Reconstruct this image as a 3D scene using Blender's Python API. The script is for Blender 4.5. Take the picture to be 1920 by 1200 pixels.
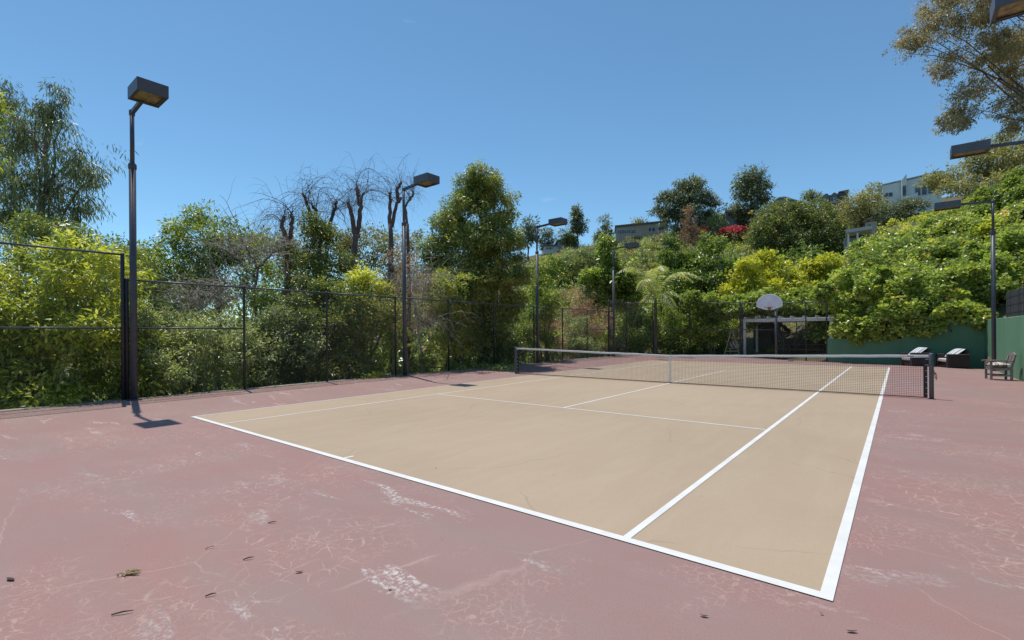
import bpy, math, random
import numpy as np
from mathutils import Vector, Matrix

scene = bpy.context.scene
for o in list(bpy.data.objects):
    bpy.data.objects.remove(o)
COL = scene.collection

# ------------------------------------------------------------------ camera
CAM = np.array([5.8128, -15.41645, 1.668668]); YAW = 0.677819; ROLL = -0.0072921; FPX = 902.224; HZ = 624.6
F0 = np.array([-math.sin(YAW), math.cos(YAW), 0.0])
R0 = np.array([math.cos(YAW), math.sin(YAW), 0.0])
Z0 = np.array([0.0, 0.0, 1.0])
RR = R0 * math.cos(ROLL) + Z0 * math.sin(ROLL)
UU = -R0 * math.sin(ROLL) + Z0 * math.cos(ROLL)
cd = bpy.data.cameras.new('camera'); cam = bpy.data.objects.new('camera', cd); COL.objects.link(cam)
cd.sensor_width = 36.0; cd.lens = FPX / 1920 * 36.0; cd.shift_y = 24.6 / 1920
cd.clip_start = 0.05; cd.clip_end = 5000
cam.matrix_world = Matrix(((RR[0], UU[0], -F0[0], CAM[0]), (RR[1], UU[1], -F0[1], CAM[1]),
                           (RR[2], UU[2], -F0[2], CAM[2]), (0, 0, 0, 1)))
scene.camera = cam

# ------------------------------------------------------------------ sky, sun, exposure
TO_SUN = Vector((-2.2, 0.45, 7.1)).normalized()
world = bpy.data.worlds.new('World'); scene.world = world; world.use_nodes = True
wn = world.node_tree; wn.nodes.clear()
sky = wn.nodes.new('ShaderNodeTexSky'); sky.sky_type = 'NISHITA'; sky.sun_disc = False
sky.sun_elevation = math.asin(TO_SUN.z); sky.sun_rotation = math.atan2(TO_SUN.x, TO_SUN.y)
sky.altitude = 300; sky.air_density = 0.9; sky.dust_density = 0.0; sky.ozone_density = 9.0
bg = wn.nodes.new('ShaderNodeBackground'); bg.inputs['Strength'].default_value = 0.15
wo = wn.nodes.new('ShaderNodeOutputWorld')
tc = wn.nodes.new('ShaderNodeTexCoord'); mp = wn.nodes.new('ShaderNodeMapping')
mp.inputs['Scale'].default_value = (2.2, 2.2, 9.0); mp.inputs['Rotation'].default_value = (0.25, 0.35, 0.4)
nz = wn.nodes.new('ShaderNodeTexNoise'); nz.inputs['Scale'].default_value = 1.7; nz.inputs['Detail'].default_value = 7
nz.inputs['Distortion'].default_value = 0.9
cr = wn.nodes.new('ShaderNodeValToRGB')
cr.color_ramp.elements[0].position = 0.70; cr.color_ramp.elements[0].color = (0, 0, 0, 1)
cr.color_ramp.elements[1].position = 0.85; cr.color_ramp.elements[1].color = (0.28, 0.28, 0.28, 1)
mx = wn.nodes.new('ShaderNodeMixRGB'); mx.inputs['Color2'].default_value = (6.0, 6.4, 6.8, 1)
wn.links.new(tc.outputs['Generated'], mp.inputs['Vector']); wn.links.new(mp.outputs['Vector'], nz.inputs['Vector'])
wn.links.new(nz.outputs['Fac'], cr.inputs['Fac']); wn.links.new(cr.outputs['Color'], mx.inputs['Fac'])
wn.links.new(sky.outputs['Color'], mx.inputs['Color1']); tint = wn.nodes.new('ShaderNodeMixRGB'); tint.blend_type = 'MULTIPLY'; tint.inputs['Fac'].default_value = 1.0
tint.inputs['Color2'].default_value = (0.98, 1.07, 0.90, 1)
wn.links.new(mx.outputs['Color'], tint.inputs['Color1']); wn.links.new(tint.outputs['Color'], bg.inputs['Color'])
wn.links.new(bg.outputs['Background'], wo.inputs['Surface'])
sl = bpy.data.lights.new('sun', 'SUN'); sl.energy = 3.4; sl.angle = math.radians(0.53); sl.color = (1.0, 0.955, 0.88)
sun = bpy.data.objects.new('sun', sl); COL.objects.link(sun)
sun.rotation_euler = (-TO_SUN).to_track_quat('-Z', 'Y').to_euler(); sun.location = (0, 0, 60)
scene.view_settings.view_transform = 'Standard'; scene.view_settings.look = 'None'
scene.view_settings.gamma = 1.0; scene.view_settings.exposure = 0.16
scene.view_settings.use_curve_mapping = False
scene.cycles.max_bounces = 6; scene.cycles.transparent_max_bounces = 8

# ------------------------------------------------------------------ helpers
def at(px, py, d):
    """photo pixel (1920 wide) at depth d metres -> point in the place"""
    return CAM + d * (F0 + RR * (px - 960) / FPX - UU * (py - HZ) / FPX)

def unit(v):
    v = np.asarray(v, float); return v / (np.linalg.norm(v) + 1e-12)

def tag(o, label=None, cat=None, group=None, kind=None):
    if label: o['label'] = label
    if cat: o['category'] = cat
    if group: o['group'] = group
    if kind: o['kind'] = kind
    return o

def thing(name, label, cat, loc, group=None):
    o = bpy.data.objects.new(name, None); COL.objects.link(o); o.location = tuple(float(v) for v in loc)
    o.empty_display_size = 0.2
    return tag(o, label, cat, group)

def root_loc(o):
    while o.parent is not None: o = o.parent
    return np.array(o.location)

def link_mesh(name, me, mat, parent=None, smooth=False):
    if mat is not None:
        me.materials.append(mat)
    o = bpy.data.objects.new(name, me); COL.objects.link(o)
    if parent is not None: o.parent = parent
    if smooth:
        me.polygons.foreach_set('use_smooth', np.ones(len(me.polygons), bool))
    return o

class MB:
    """collects shapes in place coordinates; build() links them as ONE mesh object"""
    def __init__(s, M=None): s.v = []; s.f = []; s.M = M
    def _p(s, p):
        if s.M is not None: p = s.M @ Vector(p)
        return (float(p[0]), float(p[1]), float(p[2]))
    def add(s, vs, fs):
        b = len(s.v); s.v += [s._p(p) for p in vs]; s.f += [tuple(b + i for i in f) for f in fs]; return s
    def box(s, c, d, bev=0.0):
        x, y, z = c; a, b, h = d[0] / 2, d[1] / 2, d[2] / 2
        if bev <= 0:
            vs = [(x+i*a, y+j*b, z+k*h) for k in (-1, 1) for j in (-1, 1) for i in (-1, 1)]
            return s.add(vs, [(0, 2, 3, 1), (4, 5, 7, 6), (0, 1, 5, 4), (2, 6, 7, 3), (0, 4, 6, 2), (1, 3, 7, 5)])
        e = bev; rings = []
        for (zz, q) in ((-h, e), (-h + e, 0), (h - e, 0), (h, e)):
            rings.append([(x+i*(a-q) , y+j*(b-q), z+zz) for i, j in ((-1, -1), (1, -1), (1, 1), (-1, 1))])
        vs = [p for r in rings for p in r]; fs = [(3, 2, 1, 0), (12, 13, 14, 15)]
        for r in range(3):
            for k in range(4):
                fs.append((r*4+k, r*4+(k+1) % 4, (r+1)*4+(k+1) % 4, (r+1)*4+k))
        return s.add(vs, fs)
    def beam(s, p, q, w, h, up=(0, 0, 1)):
        p = np.array(p, float); q = np.array(q, float); t = unit(q - p); up = np.array(up, float)
        if abs(t @ up) > 0.98: up = np.array([0.0, 1.0, 0.0])
        a = unit(np.cross(t, up)); b = np.cross(a, t)
        vs = [tuple(e + i*a*w/2 + j*b*h/2) for e in (p, q) for i, j in ((-1, -1), (1, -1), (1, 1), (-1, 1))]
        return s.add(vs, [(3, 2, 1, 0), (4, 5, 6, 7), (0, 1, 5, 4), (1, 2, 6, 5), (2, 3, 7, 6), (3, 0, 4, 7)])
    def tube(s, pts, rad, n=8, cap=True):
        pts = np.array(pts, float); m = len(pts)
        if np.isscalar(rad): rad = [rad] * m
        T = np.gradient(pts, axis=0); vs = []
        a = None
        for i in range(m):
            t = unit(T[i])
            if a is None:
                ref = np.array([0, 0, 1.0]) if abs(t[2]) < 0.9 else np.array([1.0, 0, 0]); a = unit(np.cross(t, ref))
            a = unit(a - (a @ t) * t); b = np.cross(t, a)
            for k in range(n):
                an = 2 * math.pi * k / n; vs.append(tuple(pts[i] + rad[i] * (a * math.cos(an) + b * math.sin(an))))
        fs = []
        for i in range(m - 1):
            for k in range(n): fs.append((i*n+k, i*n+(k+1) % n, (i+1)*n+(k+1) % n, (i+1)*n+k))
        if cap: fs.append(tuple(reversed(range(n)))); fs.append(tuple((m-1)*n+k for k in range(n)))
        return s.add(vs, fs)
    def prism(s, poly, ext):
        """poly: 3D points of an outline, ext: extrusion vector"""
        n = len(poly); ext = np.array(ext, float)
        vs = [tuple(p) for p in poly] + [tuple(np.array(p) + ext) for p in poly]
        fs = [tuple(range(n))[::-1], tuple(range(n, 2*n))] + [(k, (k+1) % n, n+(k+1) % n, n+k) for k in range(n)]
        return s.add(vs, fs)
    def build(s, name, mat, parent=None, smooth=False):
        off = root_loc(parent) if parent is not None else np.zeros(3)
        me = bpy.data.meshes.new(name)
        me.from_pydata([(p[0]-off[0], p[1]-off[1], p[2]-off[2]) for p in s.v], [], s.f); me.update()
        return link_mesh(name, me, mat, parent, smooth)

# ------------------------------------------------------------------ materials
def new_mat(name):
    m = bpy.data.materials.new(name); m.use_nodes = True; nt = m.node_tree; nt.nodes.clear()
    out = nt.nodes.new('ShaderNodeOutputMaterial'); b = nt.nodes.new('ShaderNodeBsdfPrincipled')
    nt.links.new(b.outputs[0], out.inputs[0]); return m, nt, b, out

def N(nt, t, **kw):
    n = nt.nodes.new(t)
    for k, v in kw.items():
        if k in n.inputs: n.inputs[k].default_value = v
        else: setattr(n, k, v)
    return n

def ramp(nt, stops, src):
    r = nt.nodes.new('ShaderNodeValToRGB'); e = r.color_ramp.elements
    while len(e) < len(stops): e.new(0.5)
    for i, (p, c) in enumerate(stops):
        e[i].position = p; e[i].color = (c[0], c[1], c[2], 1) if hasattr(c, '__len__') else (c, c, c, 1)
    nt.links.new(src, r.inputs['Fac']); return r.outputs['Color']

def mixc(nt, fac, a, b, mode='MIX'):
    m = nt.nodes.new('ShaderNodeMixRGB'); m.blend_type = mode
    for s, v in (('Fac', fac), ('Color1', a), ('Color2', b)):
        if isinstance(v, bpy.types.NodeSocket): nt.links.new(v, m.inputs[s])
        elif s == 'Fac': m.inputs[s].default_value = v
        else: m.inputs[s].default_value = (v[0], v[1], v[2], 1)
    return m.outputs['Color']

def math_n(nt, op, a, b=None):
    m = nt.nodes.new('ShaderNodeMath'); m.operation = op
    for i, v in enumerate((a, b)):
        if v is None: continue
        if isinstance(v, bpy.types.NodeSocket): nt.links.new(v, m.inputs[i])
        else: m.inputs[i].default_value = v
    return m.outputs[0]

def coords(nt, scale=(1, 1, 1), rot=(0, 0, 0)):
    t = nt.nodes.new('ShaderNodeNewGeometry'); mpn = nt.nodes.new('ShaderNodeMapping')
    mpn.inputs['Scale'].default_value = scale; mpn.inputs['Rotation'].default_value = rot
    nt.links.new(t.outputs['Position'], mpn.inputs['Vector']); return mpn.outputs['Vector']

def noise(nt, vec, scale, detail=5, rough=0.55, dist=0.0):
    n = N(nt, 'ShaderNodeTexNoise', Scale=scale, Detail=detail, Roughness=rough, Distortion=dist)
    nt.links.new(vec, n.inputs['Vector']); return n.outputs['Fac']

def plain(name, col, rough=0.6, var=0.18, scale=6.0, metal=0.0, bump=0.0, spec=0.5, stretch=(1, 1, 1)):
    m, nt, b, out = new_mat(name); v = coords(nt, stretch)
    n = noise(nt, v, scale, 6, 0.6)
    lo = [c * (1 - var) for c in col]; hi = [min(1, c * (1 + var)) for c in col]
    nt.links.new(ramp(nt, [(0.3, lo), (0.7, hi)], n), b.inputs['Base Color'])
    b.inputs['Roughness'].default_value = rough; b.inputs['Metallic'].default_value = metal
    b.inputs['Specular IOR Level'].default_value = spec
    if bump > 0:
        n2 = noise(nt, v, scale * 7, 4); bp = N(nt, 'ShaderNodeBump', Strength=bump, Distance=0.02)
        nt.links.new(n2, bp.inputs['Height']); nt.links.new(bp.outputs[0], b.inputs['Normal'])
    return m

LEAF_GAIN = 2.3
def leafmat(name, stops, rough=0.45, trans=0.3, spec=0.5):
    m, nt, b, out = new_mat(name)
    a = nt.nodes.new('ShaderNodeAttribute'); a.attribute_name = 'tone'
    stops = [(p, tuple(min(.75, q * LEAF_GAIN * w) for q, w in zip(c, (1.12, 1.0, 1.06)))) for p, c in stops]; trans = trans + 0.14
    c = ramp(nt, stops, a.outputs['Fac'])
    nt.links.new(c, b.inputs['Base Color']); b.inputs['Roughness'].default_value = rough * .82
    b.inputs['Specular IOR Level'].default_value = spec * 1.3
    t = nt.nodes.new('ShaderNodeBsdfTranslucent')
    nt.links.new(mixc(nt, 1.0, c, (1.5, 1.55, 0.8), 'MULTIPLY'), t.inputs['Color'])
    mixs = nt.nodes.new('ShaderNodeMixShader'); mixs.inputs['Fac'].default_value = trans
    nt.links.new(b.outputs[0], mixs.inputs[1]); nt.links.new(t.outputs[0], mixs.inputs[2])
    nt.links.new(mixs.outputs[0], out.inputs[0]); return m

def stripes(name, cols, axis, period, rough=0.8, off=0.0):
    """woven stripes: cols = [(start, colour)...] across one period, along object-space axis vector"""
    m, nt, b, out = new_mat(name)
    g = nt.nodes.new('ShaderNodeNewGeometry'); d = nt.nodes.new('ShaderNodeVectorMath'); d.operation = 'DOT_PRODUCT'
    d.inputs[1].default_value = axis; nt.links.new(g.outputs['Position'], d.inputs[0])
    x = math_n(nt, 'FRACT', math_n(nt, 'ADD', math_n(nt, 'DIVIDE', d.outputs['Value'], period), off))
    r = nt.nodes.new('ShaderNodeValToRGB'); r.color_ramp.interpolation = 'CONSTANT'; e = r.color_ramp.elements
    while len(e) < len(cols): e.new(0.5)
    for i, (p, c) in enumerate(cols): e[i].position = p; e[i].color = (c[0], c[1], c[2], 1)
    nt.links.new(x, r.inputs['Fac']); nt.links.new(r.outputs['Color'], b.inputs['Base Color'])
    b.inputs['Roughness'].default_value = rough; return m

def mat_apron():
    m, nt, b, out = new_mat('apron_paint'); v = coords(nt)
    big = noise(nt, v, 0.28, 5, 0.6, 0.4); mid = noise(nt, coords(nt, (1.0, 2.2, 1), (0, 0, 0.5)), 0.9, 6, 0.6, 0.3)
    c = ramp(nt, [(0.30, (0.285, 0.172, 0.148)), (0.52, (0.305, 0.158, 0.137)), (0.75, (0.338, 0.148, 0.122))], big)
    c = mixc(nt, math_n(nt, 'MULTIPLY', ramp(nt, [(0.42, 0.0), (0.72, 1.0)], mid), 0.35), c, (0.310, 0.222, 0.190))
    fine = noise(nt, v, 90, 3, 0.7)
    c = mixc(nt, 0.10, c, ramp(nt, [(0.3, (0.12, 0.08, 0.08)), (0.7, (0.708, 0.590, 0.566))], fine))
    # crazed paint: fine crackle in patches
    dn = N(nt, 'ShaderNodeTexNoise', Scale=5.0, Detail=4.0); nt.links.new(v, dn.inputs['Vector'])
    dv = nt.nodes.new('ShaderNodeVectorMath'); dv.operation = 'MULTIPLY_ADD'
    nt.links.new(dn.outputs['Color'], dv.inputs[0]); dv.inputs[1].default_value = (0.14, 0.14, 0.0); nt.links.new(v, dv.inputs[2])
    for sc, wd, lo, hi, psc, col, amt in ((15.0, 0.035, 0.50, 0.60, 0.75, (0.519, 0.342, 0.271), 0.6),
                                         (6.5, 0.017, 0.50, 0.60, 0.42, (0.543, 0.389, 0.319), 0.65),
                                         (0.42, 0.0010, 0.47, 0.54, 0.5, (0.496, 0.354, 0.295), 0.5)):
        vo = N(nt, 'ShaderNodeTexVoronoi', Scale=sc, feature='DISTANCE_TO_EDGE'); nt.links.new(dv.outputs[0], vo.inputs['Vector'])
        line = ramp(nt, [(0.0, 1.0), (wd, 0.75), (wd * 2, 0.0)], vo.outputs['Distance'])
        patch = ramp(nt, [(lo, 0.0), (hi, 1.0)], noise(nt, coords(nt, (1, 1, 1), (0, 0, sc)), psc, 4, 0.6))
        brk = ramp(nt, [(0.40, 0.0), (0.56, 1.0)], noise(nt, v, sc * 1.3, 3))
        fac = math_n(nt, 'MULTIPLY', math_n(nt, 'MULTIPLY', math_n(nt, 'MULTIPLY', line, patch), brk), amt)
        c = mixc(nt, fac, c, col)
    # chalky scuffs where the paint has worn through
    sv = coords(nt, (0.55, 1.9, 1), (0, 0, 0.62))
    s1 = ramp(nt, [(0.595, 0.0), (0.64, 1.0)], noise(nt, sv, 1.5, 8, 0.62, 0.5))
    s1 = math_n(nt, 'MULTIPLY', s1, ramp(nt, [(0.46, 0.0), (0.56, 1.0)], noise(nt, v, 0.33, 2)))
    s2 = ramp(nt, [(0.46, 0.0), (0.60, 1.0)], noise(nt, v, 24, 5, 0.7))
    c = mixc(nt, math_n(nt, 'MULTIPLY', math_n(nt, 'MULTIPLY', s1, s2), 0.85), c, (0.614, 0.578, 0.543))
    p1 = ramp(nt, [(0.70, 0.0), (0.73, 1.0)], noise(nt, v, 9.0, 6, 0.7, 0.3))
    p2 = ramp(nt, [(0.50, 0.0), (0.62, 1.0)], noise(nt, v, 0.6, 3))
    c = mixc(nt, math_n(nt, 'MULTIPLY', math_n(nt, 'MULTIPLY', p1, p2), 0.7), c, (0.649, 0.566, 0.519))
    # dull drainage streaks
    st = ramp(nt, [(0.45, 0.0), (0.75, 1.0)], noise(nt, coords(nt, (0.35, 3.0, 1), (0, 0, 0.25)), 0.8, 5, 0.6, 0.6))
    c = mixc(nt, math_n(nt, 'MULTIPLY', st, 0.35), c, (0.246, 0.197, 0.163))
    nt.links.new(c, b.inputs['Base Color']); b.inputs['Roughness'].default_value = 0.72
    bp = N(nt, 'ShaderNodeBump', Strength=0.25, Distance=0.004); nt.links.new(fine, bp.inputs['Height'])
    nt.links.new(bp.outputs[0], b.inputs['Normal']); return m

def mat_court():
    m, nt, b, out = new_mat('court_paint'); v = coords(nt)
    big = noise(nt, v, 0.22, 5, 0.6, 0.3); fine = noise(nt, v, 80, 3, 0.7)
    c = ramp(nt, [(0.27, (0.372, 0.268, 0.172)), (0.5, (0.415, 0.304, 0.198)), (0.73, (0.450, 0.333, 0.220))], big)
    st = noise(nt, coords(nt, (2.6, 0.5, 1), (0, 0, 0.68)), 1.3, 6, 0.6, 0.5)
    c = mixc(nt, math_n(nt, 'MULTIPLY', ramp(nt, [(0.45, 0.0), (0.75, 1.0)], st), 0.35), c, (0.484, 0.372, 0.260))
    c = mixc(nt, 0.08, c, ramp(nt, [(0.3, (0.177, 0.130, 0.094)), (0.7, (0.767, 0.649, 0.531))], fine))
    dn = N(nt, 'ShaderNodeTexNoise', Scale=2.2, Detail=4.0); nt.links.new(v, dn.inputs['Vector'])
    dv = nt.nodes.new('ShaderNodeVectorMath'); dv.operation = 'MULTIPLY_ADD'
    nt.links.new(dn.outputs['Color'], dv.inputs[0]); dv.inputs[1].default_value = (0.3, 0.3, 0.0); nt.links.new(v, dv.inputs[2])
    vo = N(nt, 'ShaderNodeTexVoronoi', Scale=0.33, feature='DISTANCE_TO_EDGE'); nt.links.new(dv.outputs[0], vo.inputs['Vector'])
    line = ramp(nt, [(0.0, 1.0), (0.0014, 0.8), (0.003, 0.0)], vo.outputs['Distance'])
    brk = ramp(nt, [(0.46, 0.0), (0.56, 1.0)], noise(nt, v, 0.7, 3))
    c = mixc(nt, math_n(nt, 'MULTIPLY', math_n(nt, 'MULTIPLY', line, brk), 0.55), c, (0.283, 0.201, 0.142))
    sp = ramp(nt, [(0.735, 0.0), (0.76, 1.0)], noise(nt, v, 6.5, 5, 0.65))
    c = mixc(nt, math_n(nt, 'MULTIPLY', sp, 0.5), c, (0.684, 0.614, 0.519))
    dk = ramp(nt, [(0.73, 0.0), (0.80, 1.0)], noise(nt, coords(nt, (1, 1, 1), (0, 0, 1.3)), 3.4, 5, 0.65))
    c = mixc(nt, math_n(nt, 'MULTIPLY', dk, 0.35), c, (0.260, 0.201, 0.153))
    nt.links.new(c, b.inputs['Base Color']); b.inputs['Roughness'].default_value = 0.75
    bp = N(nt, 'ShaderNodeBump', Strength=0.2, Distance=0.003); nt.links.new(fine, bp.inputs['Height'])
    nt.links.new(bp.outputs[0], b.inputs['Normal']); return m

def mat_terrain():
    m, nt, b, out = new_mat('hill_earth'); v = coords(nt)
    n1 = noise(nt, v, 0.16, 6, 0.6); n2 = noise(nt, v, 1.6, 5, 0.65)
    c = ramp(nt, [(0.35, (0.06, 0.072, 0.025)), (0.55, (0.10, 0.095, 0.04)), (0.78, (0.24, 0.17, 0.095))], n1)
    c = mixc(nt, 0.4, c, ramp(nt, [(0.3, (0.04, 0.045, 0.02)), (0.7, (0.26, 0.2, 0.12))], n2))
    nt.links.new(c, b.inputs['Base Color']); b.inputs['Roughness'].default_value = 0.95
    bp = N(nt, 'ShaderNodeBump', Strength=0.8, Distance=0.1); nt.links.new(n2, bp.inputs['Height'])
    nt.links.new(bp.outputs[0], b.inputs['Normal']); return m

def mat_greenwall():
    m, nt, b, out = new_mat('green_wall_paint'); v = coords(nt)
    n1 = noise(nt, coords(nt, (1, 1, 0.25)), 1.4, 6, 0.6); n2 = noise(nt, v, 40, 4, 0.7)
    c = ramp(nt, [(0.3, (0.090, 0.215, 0.118)), (0.7, (0.125, 0.275, 0.158))], n1)
    c = mixc(nt, 0.12, c, ramp(nt, [(0.3, (0.02, 0.08, 0.04)), (0.7, (0.15, 0.3, 0.2))], n2))
    nt.links.new(c, b.inputs['Base Color']); b.inputs['Roughness'].default_value = 0.7
    bp = N(nt, 'ShaderNodeBump', Strength=0.4, Distance=0.01); nt.links.new(n2, bp.inputs['Height'])
    nt.links.new(bp.outputs[0], b.inputs['Normal']); return m

M_APRON = mat_apron(); M_COURT = mat_court(); M_TERR = mat_terrain(); M_GREEN = mat_greenwall()
def mat_line():
    m, nt, b, out = new_mat('line_paint'); v = coords(nt)
    c = ramp(nt, [(0.3, (0.66, 0.64, 0.60)), (0.6, (0.76, 0.745, 0.715))], noise(nt, v, 2.2, 7, 0.65))
    wear = ramp(nt, [(0.60, 0.0), (0.72, 1.0)], noise(nt, v, 14, 7, 0.7, 0.4))
    c = mixc(nt, math_n(nt, 'MULTIPLY', wear, 0.45), c, (0.46, 0.38, 0.31))
    nt.links.new(c, b.inputs['Base Color']); b.inputs['Roughness'].default_value = 0.75; return m
M_LINE = mat_line()
M_KERB = plain('kerb_concrete', (0.30, 0.275, 0.24), 0.9, 0.25, 3.0, bump=0.4)
M_POLE = plain('pole_paint', (0.066, 0.070, 0.090), 0.45, 0.2, 5.0)
M_HEADP = plain('lamp_head_paint', (0.090, 0.097, 0.120), 0.5, 0.15, 4.0)
M_RAIL = plain('rail_vinyl_painted_sun', (0.085, 0.092, 0.105), 0.36, 0.25, 14.0)  # black vinyl made lighter; sunlight along the rail tops is put into the colour
M_FENCE = plain('black_vinyl', (0.030, 0.033, 0.040), 0.42, 0.25, 14.0)
M_WIRE = plain('fence_wire', (0.035, 0.038, 0.042), 0.4, 0.2, 8.0)
M_NET = plain('net_cord', (0.016, 0.017, 0.02), 0.7, 0.2, 20.0)
M_TAPE = plain('net_tape', (0.70, 0.68, 0.66), 0.8, 0.14, 5.0, stretch=(1, 1, 4))
M_POST = plain('net_post_paint', (0.10, 0.108, 0.128), 0.6, 0.5, 26.0)
M_BAND = plain('net_band', (0.03, 0.025, 0.028), 0.7, 0.3, 12.0)
M_TIE = plain('white_tie', (0.7, 0.7, 0.68), 0.6, 0.1)
M_ROPE = plain('yellow_rope', (0.48, 0.36, 0.10), 0.8, 0.2, 30)
M_BLUE = plain('blue_print', (0.06, 0.16, 0.34), 0.7, 0.1)
M_WHITEP = plain('white_paint', (0.80, 0.79, 0.76), 0.6, 0.10, 5.0, bump=0.1)
M_BOARD = plain('backboard_paint', (0.74, 0.74, 0.77), 0.45, 0.12, 4.0)
M_RIM = plain('rim_orange', (0.30, 0.085, 0.04), 0.55, 0.3, 14)
M_TEAK = plain('weathered_teak', (0.26, 0.215, 0.195), 0.8, 0.28, 9.0, bump=0.3, stretch=(1, 1, 1))
M_SWINGW = plain('swing_timber', (0.40, 0.34, 0.20), 0.8, 0.25, 8.0)
M_WICKER = plain('dark_wicker', (0.030, 0.024, 0.024), 0.55, 0.4, 60.0, bump=0.8)
M_SEATC = plain('pale_cushion', (0.52, 0.46, 0.44), 0.9, 0.12, 6.0)
M_DARKW = plain('dark_timber', (0.075, 0.052, 0.04), 0.75, 0.3, 8.0)
M_BARK = plain('grey_bark', (0.17, 0.125, 0.10), 0.9, 0.45, 6.0, bump=0.8, stretch=(1, 1, 0.3))
M_BARKR = plain('reddish_bark', (0.185, 0.125, 0.105), 0.9, 0.35, 5.0, bump=0.7, stretch=(1, 1, 0.3))
M_BARKD = plain('dark_bark', (0.085, 0.062, 0.052), 0.9, 0.4, 7.0, bump=0.8, stretch=(1, 1, 0.3))
M_TWIG = plain('dry_twig', (0.40, 0.35, 0.29), 0.9, 0.3, 4.0)
M_TWIGD = plain('dead_twig', (0.125, 0.095, 0.085), 0.9, 0.3, 4.0)
def mat_lens():
    m, nt, b, out = new_mat('lamp_lens'); v = coords(nt)
    c = ramp(nt, [(0.35, (0.10, 0.075, 0.035)), (0.7, (0.42, 0.34, 0.18))], noise(nt, v, 9, 6, 0.7))
    nt.links.new(c, b.inputs['Base Color']); b.inputs['Roughness'].default_value = 0.3; return m
M_LENS = mat_lens()

# foliage colours
L_YEL = leafmat('leaf_yellowgreen', [(0.10, (0.050, 0.072, 0.016)), (0.50, (0.150, 0.190, 0.030)), (0.80, (0.270, 0.285, 0.045)), (0.97, (0.42, 0.33, 0.07))], 0.42, 0.34)
L_GREEN = leafmat('leaf_green', [(0.10, (0.030, 0.052, 0.014)), (0.50, (0.075, 0.115, 0.026)), (0.85, (0.150, 0.190, 0.040)), (0.98, (0.28, 0.27, 0.06))], 0.40, 0.30)
L_LAUR = leafmat('leaf_laurel', [(0.10, (0.038, 0.058, 0.018)), (0.50, (0.092, 0.126, 0.032)), (0.85, (0.180, 0.205, 0.050)), (0.98, (0.29, 0.21, 0.06))], 0.36, 0.26, 0.6)
L_GREY = leafmat('leaf_greygreen', [(0.10, (0.050, 0.070, 0.034)), (0.50, (0.125, 0.162, 0.072)), (0.90, (0.235, 0.270, 0.135))], 0.42, 0.28)
L_DARK = leafmat('leaf_dark', [(0.10, (0.024, 0.038, 0.014)), (0.50, (0.058, 0.082, 0.024)), (0.88, (0.122, 0.148, 0.042)), (0.99, (0.26, 0.18, 0.06))], 0.40, 0.26)
L_EUC = leafmat('leaf_eucalyptus', [(0.10, (0.036, 0.052, 0.030)), (0.50, (0.072, 0.098, 0.052)), (0.90, (0.165, 0.185, 0.085))], 0.38, 0.24)
L_EUCB = leafmat('leaf_brown_eucalyptus', [(0.10, (0.060, 0.055, 0.034)), (0.50, (0.125, 0.115, 0.066)), (0.85, (0.210, 0.180, 0.095)), (0.98, (0.30, 0.20, 0.12))], 0.45, 0.26)
L_BROWN = leafmat('leaf_dead', [(0.10, (0.075, 0.050, 0.036)), (0.50, (0.170, 0.115, 0.082)), (0.90, (0.290, 0.195, 0.125))], 0.7, 0.2)
L_OLIVE = leafmat('leaf_olive', [(0.10, (0.045, 0.052, 0.022)), (0.50, (0.105, 0.115, 0.044)), (0.90, (0.190, 0.185, 0.075))], 0.5, 0.25)
L_PINE = leafmat('leaf_pine', [(0.10, (0.026, 0.040, 0.024)), (0.50, (0.062, 0.080, 0.042)), (0.90, (0.125, 0.145, 0.068))], 0.5, 0.18)
L_VINE = leafmat('leaf_vine', [(0.08, (0.055, 0.078, 0.018)), (0.45, (0.115, 0.165, 0.038)), (0.80, (0.215, 0.255, 0.060)), (0.97, (0.28, 0.25, 0.07)), (1.0, (0.30, 0.19, 0.08))], 0.38, 0.34)
L_GOLD = leafmat('leaf_golden', [(0.08, (0.070, 0.095, 0.016)), (0.40, (0.160, 0.190, 0.024)), (0.85, (0.270, 0.270, 0.030))], 0.42, 0.36)
L_PALM = leafmat('leaf_palm', [(0.1, (0.075, 0.105, 0.034)), (0.5, (0.145, 0.180, 0.066)), (0.95, (0.270, 0.275, 0.125))], 0.36, 0.3)
L_RED = leafmat('leaf_bougainvillea', [(0.1, (0.10, 0.014, 0.026)), (0.6, (0.215, 0.028, 0.050)), (1.0, (0.28, 0.08, 0.09))], 0.6, 0.3)
L_LITTER = leafmat('leaf_litter', [(0.1, (0.08, 0.05, 0.03)), (0.5, (0.23, 0.15, 0.085)), (0.95, (0.46, 0.36, 0.2))], 0.8, 0.1)

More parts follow.
